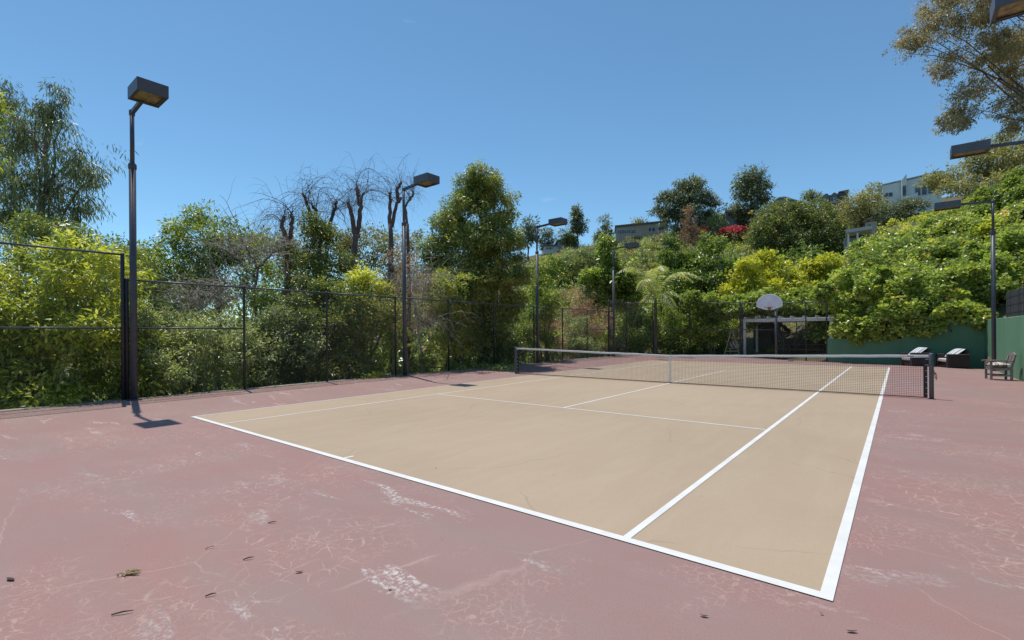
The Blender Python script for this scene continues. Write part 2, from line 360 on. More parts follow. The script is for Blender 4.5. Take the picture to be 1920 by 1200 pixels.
# ------------------------------------------------------------------ foliage builder
DENS = 0.69
class Leaves:
    def __init__(s): s.P = []; s.A = []; s.Nn = []; s.L = []; s.W = []; s.T = []
    def add(s, P, A, Nn, L, W, T):
        s.P.append(P); s.A.append(A); s.Nn.append(Nn); s.L.append(L); s.W.append(W); s.T.append(T)
    def count(s): return sum(len(p) for p in s.P)
    def build(s, name, mat, parent=None, shape='kite', fold=0.18):
        P = np.concatenate(s.P); A = np.concatenate(s.A); Nn = np.concatenate(s.Nn)
        L = np.concatenate(s.L)[:, None]; W = np.concatenate(s.W)[:, None]; T = np.concatenate(s.T)
        # foliage stays outside the fenced court
        ok = ~((P[:, 0] > -8.95) & (P[:, 0] < 8.9) & (P[:, 1] > -20) & (P[:, 1] < 17.2) & (P[:, 2] > .3) & (P[:, 2] < 4.0))
        P, A, Nn, L, W, T = P[ok], A[ok], Nn[ok], L[ok], W[ok], T[ok]
        A = A / (np.linalg.norm(A, axis=1, keepdims=True) + 1e-9)
        Nn = Nn - (Nn * A).sum(1, keepdims=True) * A; Nn = Nn / (np.linalg.norm(Nn, axis=1, keepdims=True) + 1e-9)
        B = np.cross(A, Nn)
        if parent is not None: P = P - root_loc(parent)[None, :]
        n = len(P)
        if shape == 'kite':
            V = np.stack([P, P + A*L*0.42 + B*W*0.5 + Nn*W*fold, P + A*L - Nn*L*0.10, P + A*L*0.42 - B*W*0.5 + Nn*W*fold], 1)
            k = 4; faces = np.array([[0, 1, 2], [0, 2, 3]])
        else:      # broad leaf: wider and blunter
            V = np.stack([P, P + A*L*0.50 + B*W*0.62 + Nn*W*fold, P + A*L - Nn*L*0.12, P + A*L*0.50 - B*W*0.62 + Nn*W*fold], 1)
            k = 4; faces = np.array([[0, 1, 2], [0, 2, 3]])
        fn = faces.shape[1]; me = bpy.data.meshes.new(name)
        me.vertices.add(n * k); me.vertices.foreach_set('co', V.reshape(-1).astype(np.float32))
        idx = (np.arange(n) * k)[:, None, None] + faces[None]
        me.loops.add(idx.size); me.loops.foreach_set('vertex_index', idx.reshape(-1).astype(np.int32))
        np_ = n * len(faces); me.polygons.add(np_)
        me.polygons.foreach_set('loop_start', (np.arange(np_) * fn).astype(np.int32))
        me.polygons.foreach_set('loop_total', np.full(np_, fn, np.int32))
        me.update(calc_edges=True)
        at_ = me.attributes.new('tone', 'FLOAT', 'FACE')
        at_.data.foreach_set('value', np.repeat(np.clip(T, 0, 1), len(faces)).astype(np.float32))
        return link_mesh(name, me, mat, parent)

def rdir(rng, n):
    v = rng.normal(size=(n, 3)); return v / np.linalg.norm(v, axis=1, keepdims=True)

AX = np.stack([R0, F0, Z0])   # rows: right, away, up

def blob(px, py, rx, ry, d, rd=None):
    s = d / FPX
    return at(px, py, d), np.array([rx * s, (rd if rd is not None else rx) * s, ry * s])

def cloud(lv, rng, blobs, cr, per, L, W, cover=1.0, shell=0.5, droop=0.2, up=0.5, out=0.6, wild=0.6,
          zmin=None, tone=0.5, tvar=0.15, lvar=0.14, lump=0.16, flat=1.0, puff=0.0, dome=False):
    """leaf clumps spread through the outer shell of ellipsoids; puff adds bulging boughs on their surface"""
    if puff > 0:
        for c, r in blobs:
            rs = float(np.clip(.36 * r.mean(), 3.2 * L, .34 * r.mean() + .35)); a, b, h = r
            area = 4 * math.pi * (((a*b)**1.6 + (a*h)**1.6 + (b*h)**1.6) / 3) ** (1 / 1.6)
            for k in range(max(2, int(puff * area / (math.pi * rs * rs)))):
                D = rdir(rng, 1)[0]; q = rs * rng.uniform(.6, 1.35)
                cc = c + (D * rng.uniform(.78, 1.04) * r) @ AX
                if zmin is not None and cc[2] < zmin: continue
                cloud(lv, rng, [(cc, np.array([q, q, q * .62]))], cr * .8, per, L, W, cover * .8, .5, droop, up, out, wild, zmin,
                      float(np.clip(tone + rng.normal() * .07, .1, .9)), tvar * .7, lvar, lump, flat, 0.0)
        cover = cover * .62; blobs = [(c, r * .93) for c, r in blobs]
    for c, r in blobs:
        a, b, h = r
        area = 4 * math.pi * (((a*b)**1.6 + (a*h)**1.6 + (b*h)**1.6) / 3) ** (1 / 1.6)
        n = max(4, int(cover * area / (math.pi * cr * cr)))
        D = rdir(rng, n)
        if dome: D = D[D[:, 2] > -.25]; n = len(D)
        u = (1 - shell * rng.random(n) ** 1.3) * (1 + lump * rng.normal(size=n) * 0.7)
        # broad lumps
        ph = rng.random(3) * 6.28; k = rng.normal(size=(3, 3)) * 2.2
        u *= 1 + lump * 0.6 * sum(np.sin(D @ k[i] + ph[i]) for i in range(3))
        Cc = c + (D * u[:, None] * r[None, :]) @ AX
        On = (D / (r[None, :] / r.max())) @ AX; On /= np.linalg.norm(On, axis=1, keepdims=True)
        if zmin is not None:
            ok = Cc[:, 2] > zmin; Cc = Cc[ok]; On = On[ok]; n = len(Cc)
            if n == 0: continue
        m = max(6, int(per * DENS)); sc = rng.uniform(0.55, 1.35, n)
        Q = rdir(rng, n * m) * (rng.random(n * m) ** 0.45)[:, None]
        Q[:, 2] *= flat
        P = np.repeat(Cc, m, 0) + Q * (cr * np.repeat(sc, m))[:, None]
        O = np.repeat(On, m, 0)
        A = O * out * 0.6 + Q * 0.9 + rdir(rng, n * m) * wild; A[:, 2] -= droop
        Nn = O * 0.5 + rdir(rng, n * m) * 0.65; Nn[:, 2] += up
        ls = rng.uniform(0.7, 1.42, n * m)
        T = np.clip(tone + np.repeat(rng.normal(size=n) * tvar, m) + rng.normal(size=n * m) * lvar, 0.02, 1)
        if zmin is not None:
            ok = P[:, 2] > zmin - 0.1; P, A, Nn, ls, T = P[ok], A[ok], Nn[ok], ls[ok], T[ok]
        lv.add(P, A, Nn, L * ls, W * ls * rng.uniform(0.8, 1.2, len(ls)), T)
    return lv

def bez(p0, p1, p2, n=8):
    t = np.linspace(0, 1, n)[:, None]; p0, p1, p2 = (np.array(p, float) for p in (p0, p1, p2))
    return (1-t)**2*p0 + 2*t*(1-t)*p1 + t*t*p2

def wob(pts, rng, amp):
    pts = np.array(pts, float); w = rng.normal(size=pts.shape) * amp; w[0] = 0; return pts + w
# ------------------------------------------------------------------ terrain (the setting)
def ss(t):
    t = np.clip(t, 0, 1); return t*t*(3-2*t)

def apron_z(x, y):
    z = 0.11 * ss((-5.9 - x) / 2.6) - 0.07 * ss((x - 6.6) / 2.2) * ss((y - 2) / 8)
    z = z - 0.17 * ss((y - 12.3) / 5.0) * ss((x + 3) / 7.0)
    return z

CP = [(-9.5, -25, 0), (-9.5, -15, 0), (-9.5, -5, 0), (-9.5, 5, 0), (-9.5, 15, 0), (-13, -15, -.6), (-13, 0, -.6), (-13, 12, -.4),
      (-20, -15, -2.5), (-20, 0, -2.5), (-20, 15, -1.5), (-40, -20, -6), (-40, 10, -5), (-40, 40, 0), (-100, -30, -10), (-100, 30, -6),
      (0, -25, 0), (0, -60, 1), (-300, -100, -10), (-300, 100, -5), (300, -300, 20), (-300, -400, -10), (0, -400, 0),
      (-8, 18.6, 0.1), (-3, 18.6, 0), (2, 18.6, 0), (-6, 24, .3), (0, 24, .3), (3, 23, .5), (-8, 30, 1.2), (0, 29, 2.2),
      (3.2, 18.7, .9), (5.4, 18.7, .95), (6.2, 18.7, 1.75), (9, 18.7, 1.8), (9.6, 10, 1.85), (9.6, 0, 1.85), (9.6, -20, 1.85),
      (14, 0, 3.5), (14, 12, 3.6), (22, 5, 8), (22, 20, 9), (40, 0, 16), (60, 60, 30), (100, 0, 35), (100, 150, 45)]
for px, py, d in [(1540, 535, 40), (1650, 505, 40), (1760, 462, 42), (1900, 398, 46), (1600, 490, 60), (1580, 560, 33), (1750, 540, 31), (1880, 490, 31),
                  (1700, 408, 112), (1760, 402, 95), (1850, 385, 75), (1560, 405, 130), (1480, 420, 130), (1400, 437, 140), (1300, 445, 140), (1200, 452, 150),
                  (1050, 470, 160), (900, 500, 180), (700, 560, 220), (400, 610, 280), (1250, 520, 75), (1150, 545, 70),
                  (1050, 570, 70), (1400, 535, 78), (1500, 520, 78), (1600, 478, 75), (1700, 400, 200), (1400, 440, 230), (1100, 480, 260),
                  (1400, 482, 110), (1250, 485, 112), (1100, 505, 115), (1530, 455, 100)]:
    CP.append(tuple(at(px, py, d)))
CP = np.array(CP, float)
_D = np.linalg.norm(CP[:, None, :2] - CP[None, :, :2], axis=2)
_W = np.linalg.solve(np.block([[_D, np.ones((len(CP), 1))], [np.ones((1, len(CP))), np.zeros((1, 1))]]), np.append(CP[:, 2], 0))
def terr(x, y):
    x = np.asarray(x, float); y = np.asarray(y, float)
    d = np.sqrt((x[..., None] - CP[:, 0])**2 + (y[..., None] - CP[:, 1])**2)
    return d @ _W[:-1] + _W[-1]
def axis_vals(a, b, near, far_step):
    return sorted(set(np.round(np.concatenate([near, -np.geomspace(-near[0] + 2, -a, far_step) if a < near[0] else [], np.geomspace(near[-1] + 2, b, far_step)]), 3)))
xs = axis_vals(-900, 900, np.concatenate([np.arange(-60, -9, 1.5), [-9.0], np.arange(-8, 9, 2.0), [9.08, 9.22], np.arange(10, 60, 1.5)]), 18)
ys = axis_vals(-900, 900, np.concatenate([np.arange(-40, 18, 2.0), [18.06, 18.2, 18.45, 19, 20], np.arange(21, 170, 1.7)]), 16)
X, Y = np.meshgrid(xs, ys); Zt = terr(X, Y)
ins = (X > -8.99) & (X < 9.1) & (Y > -21) & (Y < 18.1); Zt[ins] = -0.45
trng = np.random.default_rng(4)
far = (Y > 24) | (X > 12) | (X < -14)
Zt = Zt + np.where(far, trng.normal(size=Zt.shape) * 0.22, 0)
nx, ny = len(xs), len(ys)
me = bpy.data.meshes.new('terrain')
me.from_pydata(np.stack([X, Y, Zt], -1).reshape(-1, 3).tolist(), [], [(j*nx+i, j*nx+i+1, (j+1)*nx+i+1, (j+1)*nx+i) for j in range(ny-1) for i in range(nx-1)])
me.update(); tag(link_mesh('terrain', me, M_TERR, smooth=True), 'dry brown canyon ground and hillside around the court', None, None, 'structure')

# apron
xs = np.linspace(-8.78, 9.02, 61); ys = np.linspace(-20.5, 18.02, 120); X, Y = np.meshgrid(xs, ys); Za = apron_z(X, Y)
me = bpy.data.meshes.new('apron')
me.from_pydata(np.stack([X, Y, Za], -1).reshape(-1, 3).tolist(), [], [(j*61+i, j*61+i+1, (j+1)*61+i+1, (j+1)*61+i) for j in range(119) for i in range(60)])
me.update(); tag(link_mesh('apron', me, M_APRON, smooth=True), 'worn cracked dusty red paved surround of the court', None, None, 'structure')
# court and its lines
HX, HY = 5.485, 11.885
court = MB().add([(-HX, -HY, .004), (HX, -HY, .004), (HX, HY, .004), (-HX, HY, .004)], [(0, 1, 2, 3)]).build('court', M_COURT)
tag(court, 'tan painted tennis court surface', None, None, 'structure')
def line(name, x0, x1, y0, y1, dz=0.0):
    z = 0.008 + dz
    MB().add([(x0, y0, z), (x1, y0, z), (x1, y1, z), (x0, y1, z)], [(0, 1, 2, 3)]).build(name, M_LINE, court)
LW = 0.05
line('baseline', -HX, HX, -HY, -HY+0.085); line('baseline', -HX, HX, HY-0.07, HY)
line('sideline', -HX, -HX+LW, -HY+0.085, HY-0.07); line('sideline', HX-0.075, HX, -HY+0.085, HY-0.07)
line('singles_sideline', -4.115, -4.115+LW, -HY+0.085, HY-0.07); line('singles_sideline', 4.115-0.065, 4.115, -HY+0.085, HY-0.07)
line('service_line', -4.065, 4.04, -6.425, -6.375); line('service_line', -4.065, 4.04, 6.375, 6.425)
line('centre_service_line', -LW/2, LW/2, -6.375, 6.375)
line('centre_mark', -LW/2, LW/2, -HY+0.085, -HY+0.22); line('centre_mark', -LW/2, LW/2, HY-0.2, HY-0.07)
# kerb strip under the left fence
m = MB(); yy = np.linspace(-20.5, 17, 40)
for y0, y1 in zip(yy[:-1], yy[1:]):
    z0 = 0.125
    m.box((-8.86, (y0+y1)/2, z0 - 0.2), (0.30, y1-y0-0.006, 0.4))
tag(m.build('kerb', M_KERB), 'grey concrete kerb strip under the left chain link fence', None, None, 'structure')

# ------------------------------------------------------------------ fences
def chain_mesh(m, p0, p1, z0, z1, pitch=0.072, r=0.0017):
    p0 = np.array(p0, float); p1 = np.array(p1, float); Ln = np.linalg.norm(p1 - p0); t = (p1 - p0) / Ln
    nrm = np.array([t[1], -t[0], 0]); h = z1 - z0
    def pt(s, z, o): return p0 + t*s + np.array([0, 0, z0 + z]) + nrm*o
    s = -h
    while s < Ln:
        a = max(0.0, s); b = min(Ln, s + h)
        for sgn in (0, 1):
            za, zb = a - s, b - s
            if sgn: za, zb = h - za, h - zb
            A = pt(a, za, 0.002*(1-2*sgn)); B = pt(b, zb, 0.002*(1-2*sgn))
            ax = unit(B - A); u = nrm; w = np.cross(ax, u)
            vs = [tuple(e + r*(u*math.cos(k*2.094) + w*math.sin(k*2.094))) for e in (A, B) for k in range(3)]
            m.add(vs, [(0, 1, 4, 3), (1, 2, 5, 4), (2, 0, 3, 5)])
        s += pitch

def fence(label, pts, H, posts, mid=None, z0f=None, group=None, mesh=True, kinds=None):
    t = thing('chain_link_fence', label, 'fence', (pts[0][0], pts[0][1], apron_z(*pts[0][:2])), group)
    zb = lambda x, y: apron_z(x, y) if z0f is None else z0f
    for i, (x, y) in enumerate(posts):
        z = zb(x, y)
        big = i in (0, len(posts)-1)
        r = 0.042 if big else 0.032
        MB().tube([(x, y, z-0.3), (x, y, z+H+0.02), (x, y, z+H+0.045)], [r, r, r*0.6], 10).build('post', M_FENCE, t, True)
    mm = MB()
    for (a, b) in zip(pts[:-1], pts[1:]):
        za, zb_ = zb(*a), zb(*b)
        MB().tube([(a[0], a[1], za+H), (b[0], b[1], zb_+H)], 0.024, 8).build('top_rail', M_RAIL, t, True)
        if mid is not None and mid(a, b):
            z = mid(a, b)
            MB().tube([(a[0], a[1], za+z), (b[0], b[1], zb_+z)], 0.022, 8).build('mid_rail', M_RAIL, t, True)
        d = unit(np.array([b[0]-a[0], b[1]-a[1], 0])); n = np.array([d[1], -d[0], 0]) * -0.03
        chain_mesh(mm, (a[0]+n[0], a[1]+n[1], 0), (b[0]+n[0], b[1]+n[1], 0), min(za, zb_)+0.02, min(za, zb_)+H)
    tag(mm.build('chain_mesh', M_WIRE, t), kind='stuff')
    return t
FX = -8.78
fence('tall black chain link fence at the near left in front of the yellow-green shrub', [(FX, -20.4), (FX, -17.4), (FX, -14.8), (FX, -12.26)], 3.52,
      [(FX, -20.4), (FX, -17.4), (FX, -14.8), (FX, -12.26)], lambda a, b: 1.75)
lowp = [(FX, y) for y in (-12.18, -9.5, -6.95, -4.2, -1.5, 1.4, 4.5, 7.2, 9.9, 12.6)]
fence('long low black chain link fence along the left side of the court', lowp, 2.92, lowp, lambda a, b: 1.75 if a[1] < -10 or a[1] > 9 else None)
hp = [(FX, 12.68), (FX, 15.2), (-7.75, 17.3), (-5.4, 18.0), (-2.2, 18.08)]
fence('tall black chain link fence wrapping the far left corner before the palm', hp, 3.58, hp, lambda a, b: 1.75)
bp_ = [(-2.1, 18.1), (-0.1, 18.1), (1.45, 18.1), (2.5, 18.1)]
fence('black chain link fence in front of the white pergola', bp_, 3.5, bp_, lambda a, b: 1.8 if a[0] < -2 else None)

# green walls
def wall_poly(name, label, x0, x1, y0, y1, z0, z1, group='green walls'):
    o = MB().box(((x0+x1)/2, (y0+y1)/2, (z0+z1)/2), (x1-x0, y1-y0, z1-z0), 0.02).build(name, M_GREEN)
    return tag(o, label, 'wall', group)
wall_poly('green_wall', 'long sunlit green stucco wall on the right with a dark screen on top', 9.0, 9.28, -21, 12.55, -0.5, 2.13)
wall_poly('green_wall', 'short green wall return behind the far right lamp pole', 9.13, 9.35, 12.555, 18.3, -0.6, 2.16)
wall_poly('green_wall', 'tall shaded green wall behind the two wicker armchairs', 5.9, 9.127, 18.03, 18.25, -0.6, 2.18)
wall_poly('green_wall', 'low shaded green wall right of the white pergola', 2.53, 5.897, 18.05, 18.23, -0.6, 1.22)

# dark screen fence on the right wall
t = thing('screen_fence', 'dark reed screen fence standing on top of the right green wall', 'fence', (9.14, 11.6, 2.13))
for y in np.arange(11.62, -21, -3.0):
    MB().tube([(9.14, y, 2.1), (9.14, y, 3.12)], 0.03, 8).build('post', M_FENCE, t, True)
MB().tube([(9.14, 11.62, 3.1), (9.14, -21, 3.1)], 0.02, 6).build('top_rail', M_FENCE, t, True)
m = MB(); rs = random.Random(3); y = 11.56
while y > -3:
    w = rs.uniform(0.022, 0.045)
    m.box((9.10 + rs.uniform(-.006, .006), y - w/2, 2.62 + rs.uniform(-.01, .01)), (0.012, w, 0.93)); y -= w + rs.uniform(0.004, 0.016)
tag(m.build('reed_slats', plain('screen_reed', (0.055, 0.058, 0.06), 0.7, 0.4, 30.0), t), kind='stuff')
for z in (2.3, 2.6, 2.9):
    MB().beam((9.085, 11.56, z), (9.085, -3, z), 0.006, 0.012).build('binding_wire', M_FENCE, t)

# ------------------------------------------------------------------ lamp posts
def lamp(x, y, sx, label, arm=0.92, hl=0.74, zb=None):
    """floodlight on a two-stage pole; sx = +1/-1 is the side the arm points to"""
    z = apron_z(x, y) if zb is None else zb
    t = thing('floodlight_pole', label, 'lamp post', (x, y, z), 'court floodlights')
    MB().tube([(x, y, z-0.2), (x, y, 5.78)], 0.073, 14).build('pole', M_POLE, t, True)
    MB().tube([(x, y, 5.79), (x, y, 7.12)], 0.047, 12).build('upper_pole', M_POLE, t, True)
    MB().tube([(x, y, 5.70), (x, y, 5.73), (x, y, 5.82), (x, y, 5.87)], [0.076, 0.088, 0.088, 0.052], 14).build('collar', M_POLE, t, True)
    MB().tube([(x, y, 7.00), (x, y, 7.03), (x, y, 7.13), (x, y, 7.16)], [0.05, 0.062, 0.062, 0.03], 12).build('top_cap', M_POLE, t, True)
    MB().box((x, y, z+0.012), (0.26, 0.26, 0.024), 0.004).build('base_plate', M_POLE, t)
    m = MB()
    MB().beam((x, y, 7.08), (x + sx*arm, y, 7.14), 0.075, 0.085).build('arm', M_POLE, t)
    x0, x1 = x + sx*arm, x + sx*(arm + hl); cx = (x0+x1)/2; wy = 0.58; zb_, zt = 7.02, 7.29; e = 0.05
    h = MB(); L = abs(x1-x0)
    # shell: four sides, a top and a frame round the open underside
    h.box((cx, y, zt-0.01), (L, wy, 0.02)); h.box((cx, y-wy/2+0.008, (zb_+zt-0.02)/2), (L, 0.016, zt-zb_-0.02))
    h.box((cx, y+wy/2-0.008, (zb_+zt-0.02)/2), (L, 0.016, zt-zb_-0.02))
    h.box((min(x0, x1)+0.008, y, (zb_+zt-0.02)/2), (0.016, wy-0.034, zt-zb_-0.02)); h.box((max(x0, x1)-0.008, y, (zb_+zt-0.02)/2), (0.016, wy-0.034, zt-zb_-0.02))
    hd = h.build('lamp_head', M_HEADP, t)
    f = MB(); i = 0.018
    for s in (-1, 1):
        f.box((cx, y + s*(wy/2-i-e/2), zb_+0.02), (L-2*i, e, 0.016)); f.box((cx + s*(L/2-i-e/2), y, zb_+0.02), (e, wy-2*i-2*e, 0.016))
    f.build('lens_frame', M_POLE, hd)
    MB().box((cx, y, zb_+0.045), (L-2*i-0.01, wy-2*i-0.01, 0.008)).build('lens', M_LENS, hd)
    return t
lamp(-8.66, -12.08, 1, 'floodlight on dark pole nearest on the left, beside the fence height change')
lamp(-8.62, -3.9, 1, 'second floodlight on dark pole along the left fence, before the bare trees')
lamp(-8.62, 4.6, 1, 'third floodlight on dark pole along the left fence, just right of the tall dense tree')
lamp(-8.62, 13.05, 1, 'farthest floodlight on dark pole on the left, before the glossy-leaved tree')
lamp(8.92, 13.2, -1, 'floodlight on dark pole behind the wooden chair at the far right corner', 1.0, 0.86)
lamp(8.80, 4.75, -1, 'floodlight with its arm coming in from the right edge below the overhanging branches', 0.86, 0.86)
lamp(8.80, -3.85, -1, 'floodlight head cut off by the top right corner, nearest on the right', 0.86, 0.86)

# ------------------------------------------------------------------ tennis net
def net_top(x): return 0.914 + (1.07 - 0.914) * abs(x) / 6.4
t = thing('tennis_net', 'black tennis net with white top band and centre strap', 'net', (0, 0, 0))
m = MB(); r = 0.0023
x = -6.30
while x <= 6.30:
    zt = net_top(x) - 0.05; m.add([(x-r, -r, 0.03), (x+r, -r, 0.03), (x, r*1.2, 0.03), (x-r, -r, zt), (x+r, -r, zt), (x, r*1.2, zt)], [(0, 1, 4, 3), (1, 2, 5, 4), (2, 0, 3, 5)])
    x += 0.045
for k in range(24):
    z = 0.05 + k*0.044; segs = np.linspace(-6.32, 6.32, 15)
    for a, b in zip(segs[:-1], segs[1:]):
        za = z * net_top(a) / 1.07; zb_ = z * net_top(b) / 1.07
        if za > net_top(a) - 0.06: continue
        m.add([(a, -r, za-r), (a, -r, za+r), (a, r*1.2, za), (b, -r, zb_-r), (b, -r, zb_+r), (b, r*1.2, zb_)], [(0, 1, 4, 3), (1, 2, 5, 4), (2, 0, 3, 5)])
tag(m.build('netting', M_NET, t), kind='stuff')
m = MB(); segs = np.linspace(-6.36, 6.36, 33); rg = np.random.default_rng(9)
jit = rg.normal(size=33) * 0.003
for i in range(32):
    a, b = segs[i], segs[i+1]; za, zb_ = net_top(a) + jit[i], net_top(b) + jit[i+1]
    m.add([(a, -.009, za-.062), (a, -.011, za-.005), (a, 0, za+.003), (a, .011, za-.005), (a, .009, za-.062),
           (b, -.009, zb_-.062), (b, -.011, zb_-.005), (b, 0, zb_+.003), (b, .011, zb_-.005), (b, .009, zb_-.062)],
          [(k, k+1, k+6, k+5) for k in range(4)])
tape = m.build('top_band', M_TAPE, t)
MB().box((6.02, -0.0125, net_top(6.02)-0.03), (0.12, 0.002, 0.022)).build('printed_mark', M_BLUE, tape)
m = MB(); m.tube([(-6.32, 0, 0.03), (0, 0, 0.022), (6.32, 0, 0.03)], 0.011, 6); m.build('bottom_cord', M_BAND, t)
for s in (-1, 1):
    b_ = MB().box((s*6.30, 0, 0.51), (0.075, 0.012, 0.98)).build('end_band', M_BAND, t)
    for z in np.arange(0.12, 1.0, 0.14): MB().tube([(s*6.30, -.01, z), (s*6.36, -.012, z+.005)], 0.006, 5).build('tie', M_TIE, b_)
MB().box((0, -0.012, 0.47), (0.052, 0.004, 0.88)).build('centre_strap', M_TAPE, t)
m = MB(); m.box((0, -0.016, 0.16), (0.06, 0.008, 0.05)); m.tube([(-0.02, -.012, 0.13), (-.05, -.03, 0.06), (-.055, -.03, 0.005)], 0.012, 6); m.build('strap_tail', M_TAPE, t)
for s, lab in ((-1, 'left'), (1, 'right')):
    p = thing('net_post', 'weathered grey round net post at the ' + ('far left' if s < 0 else 'near right') + ' end of the net', 'net post', (s*6.40, 0, 0), 'net posts')
    zt = 1.10
    MB().tube([(s*6.41, 0, -0.1), (s*6.41, 0, zt-0.02), (s*6.41, 0, zt), (s*6.41, 0, zt+0.012)], [0.046, 0.046, 0.040, 0.018], 16).build('post', M_POST, p, True)
    MB().tube([(s*6.41, 0, 0.0), (s*6.41, 0, 0.012)], 0.075, 16).build('ground_sleeve', M_POST, p)
    if s > 0:
        w = MB(); w.tube([(6.45, 0.02, 0.62), (6.50, 0.02, 0.62)], 0.022, 8); w.tube([(6.49, 0.02, 0.62), (6.51, 0.03, 0.55)], 0.008, 6); w.build('winder', M_POST, p)
        MB().tube([(6.455, 0.0, 0.70), (6.47, -.02, 0.6), (6.48, -.01, 0.5), (6.505, -.02, 0.56), (6.50, 0, 0.47)], 0.012, 6).build('rope', M_ROPE, p)

# ------------------------------------------------------------------ wooden chair with cushion
def arm_chair(x, y, z, rz):
    T = Matrix.Translation((x, y, z)) @ Matrix.Rotation(rz, 4, 'Z')
    t = thing('wooden_armchair', 'weathered grey wooden armchair with slatted back by the right green wall', 'chair', (x, y, z))
    B = lambda: MB(T)   # local: +y is the front, x across
    for sx in (-1, 1):
        B().box((sx*.29, .25, .32), (.06, .06, .64), .006).build('leg', M_TEAK, t)
        m = B(); m.beam((sx*.29, -.25, 0), (sx*.29, -.25, .45), .06, .06, (0, 1, 0)); m.beam((sx*.29, -.25, .44), (sx*.29, -.345, .88), .06, .05, (0, 1, 0)); m.build('rear_leg', M_TEAK, t)
        m = B(); m.beam((sx*.29, -.30, .655), (sx*.29, .22, .66), .085, .03); m.beam((sx*.29, .22, .66), (sx*.29, .36, .645), .095, .03); m.build('armrest', M_TEAK, t)
        B().beam((sx*.29, -.22, .16), (sx*.29, .22, .16), .03, .05).build('stretcher', M_TEAK, t)
        B().beam((sx*.29, -.22, .38), (sx*.29, .22, .38), .03, .07).build('seat_rail', M_TEAK, t)
    B().beam((-.26, .25, .38), (.26, .25, .38), .03, .07).build('front_rail', M_TEAK, t)
    B().beam((-.26, -.25, .38), (.26, -.25, .38), .03, .07).build('seat_rail', M_TEAK, t)
    B().beam((-.275, 0, .16), (.275, 0, .16), .03, .045).build('stretcher', M_TEAK, t)
    for k in range(7):
        B().box((0, -.20 + k*.075, .428), (.56, .055, .02)).build('seat_slat', M_TEAK, t)
    m = B(); pts = [(-.26 + .52*i/10, -.352 - .0, .84 + .075*math.sin(math.pi*i/10)) for i in range(11)]
    for a, b in zip(pts[:-1], pts[1:]): m.beam(a, b, .035, .09, (0, 0, 1))
    m.build('top_rail', M_TEAK, t)
    B().beam((-.26, -.275, .52), (.26, -.275, .52), .03, .06).build('back_rail', M_TEAK, t)
    for k in range(7):
        xx = -.20 + k*.4/6
        B().beam((xx, -.28, .54), (xx, -.348, .82 + .06*math.cos(xx*5)), .035, .014, (0, 1, 0)).build('back_slat', M_TEAK, t)
    # cushion
    c = MB(T); n = 12; vs = []; fs = []
    for k, s in enumerate((1, -1)):
        for j in range(n+1):
            for i in range(n+1):
                u, v = i/n*2-1, j/n*2-1; th = .075 * max(0, (1-abs(u)**3.0)*(1-abs(v)**3.0))**.6
                vs.append((u*.27*(1-.05*v*v), .02 + v*.27*(1-.05*u*u), .515 + s*th + .012*math.sin(4*u+2*v)))
    q = (n+1)*(n+1)
    for j in range(n):
        for i in range(n):
            a = j*(n+1)+i; fs.append((a, a+1, a+n+2, a+n+1)); fs.append((q+a, q+a+n+1, q+a+n+2, q+a+1))
    c.add(vs, fs); ax = T.to_3x3() @ Vector((0, 1, 0))
    mt = stripes('seat_stripes', [(0, (.60, .57, .53)), (.42, (.20, .14, .105)), (.58, (.58, .53, .44)), (.72, (.19, .14, .11)), (.86, (.55, .52, .46))], tuple(ax), 0.20, 0.9)
    o = c.build('cushion', mt, None, True)
    tag(o, 'cream and brown striped cushion lying on the wooden armchair', 'cushion')
arm_chair(8.46, 7.95, apron_z(8.46, 7.95), math.radians(97))

# two wicker armchairs with striped pillows
def wicker(x, y, rz, label, plabel, lean):
    z = apron_z(x, y); T = Matrix.Translation((x, y, z)) @ Matrix.Rotation(rz, 4, 'Z')
    t = thing('wicker_armchair', label, 'armchair', (x, y, z), 'wicker armchairs along the shaded wall'); B = lambda: MB(T)
    # local: front is -y
    for s in (-1, 1):
        B().box((s*.42, 0, .36), (.15, .88, .68), .03).build('side_panel', M_WICKER, t)
        for yy in (-.36, .36): B().box((s*.42, yy, .01), (.06, .06, .04)).build('foot', M_WICKER, t)
    m = B(); m.beam((0, .34, .1), (0, .42, .92), .68, .14, (0, 1, 0)); m.build('backrest', M_WICKER, t)
    B().box((0, -.02, .17), (.68, .74, .22), .02).build('seat_base', M_WICKER, t)
    B().box((0, -.08, .38), (.67, .72, .18), .045).build('seat_cushion', M_SEATC, t)
    ax = T.to_3x3() @ Vector((1, 0, 0.0))
    mt = stripes('pillow_stripes', [(0, (.78, .77, .76)), (.40, (.045, .065, .13)), (.60, (.62, .66, .70)), (.74, (.045, .065, .13)), (.84, (.78, .77, .76))], tuple(ax), 0.17, 0.9, lean)
    m = MB(T @ Matrix.Translation((0.0, .08, .74)) @ Matrix.Rotation(math.radians(-142), 4, 'X')); n = 10; vs = []; fs = []
    for k, s in enumerate((1, -1)):
        for j in range(n+1):
            for i in range(n+1):
                u, v = i/n*2-1, j/n*2-1; th = .10 * max(0, (1-abs(u)**3)*(1-abs(v)**3))**.6
                vs.append((u*.36, v*.34, s*th))
    q = (n+1)**2
    for j in range(n):
        for i in range(n):
            a = j*(n+1)+i; fs.append((a, a+1, a+n+2, a+n+1)); fs.append((q+a, q+a+n+1, q+a+n+2, q+a+1))
    m.add(vs, fs); tag(m.build('pillow', mt, None, True), plabel, 'pillow', 'striped pillows')
wicker(6.45, 16.75, math.radians(-62), 'dark wicker armchair, left of the pair by the shaded green wall', 'blue and white striped pillow in the left wicker armchair', 0.1)
wicker(7.85, 16.75, math.radians(-66), 'dark wicker armchair, right of the pair nearer the lamp pole', 'blue and white striped pillow in the right wicker armchair', 0.3)

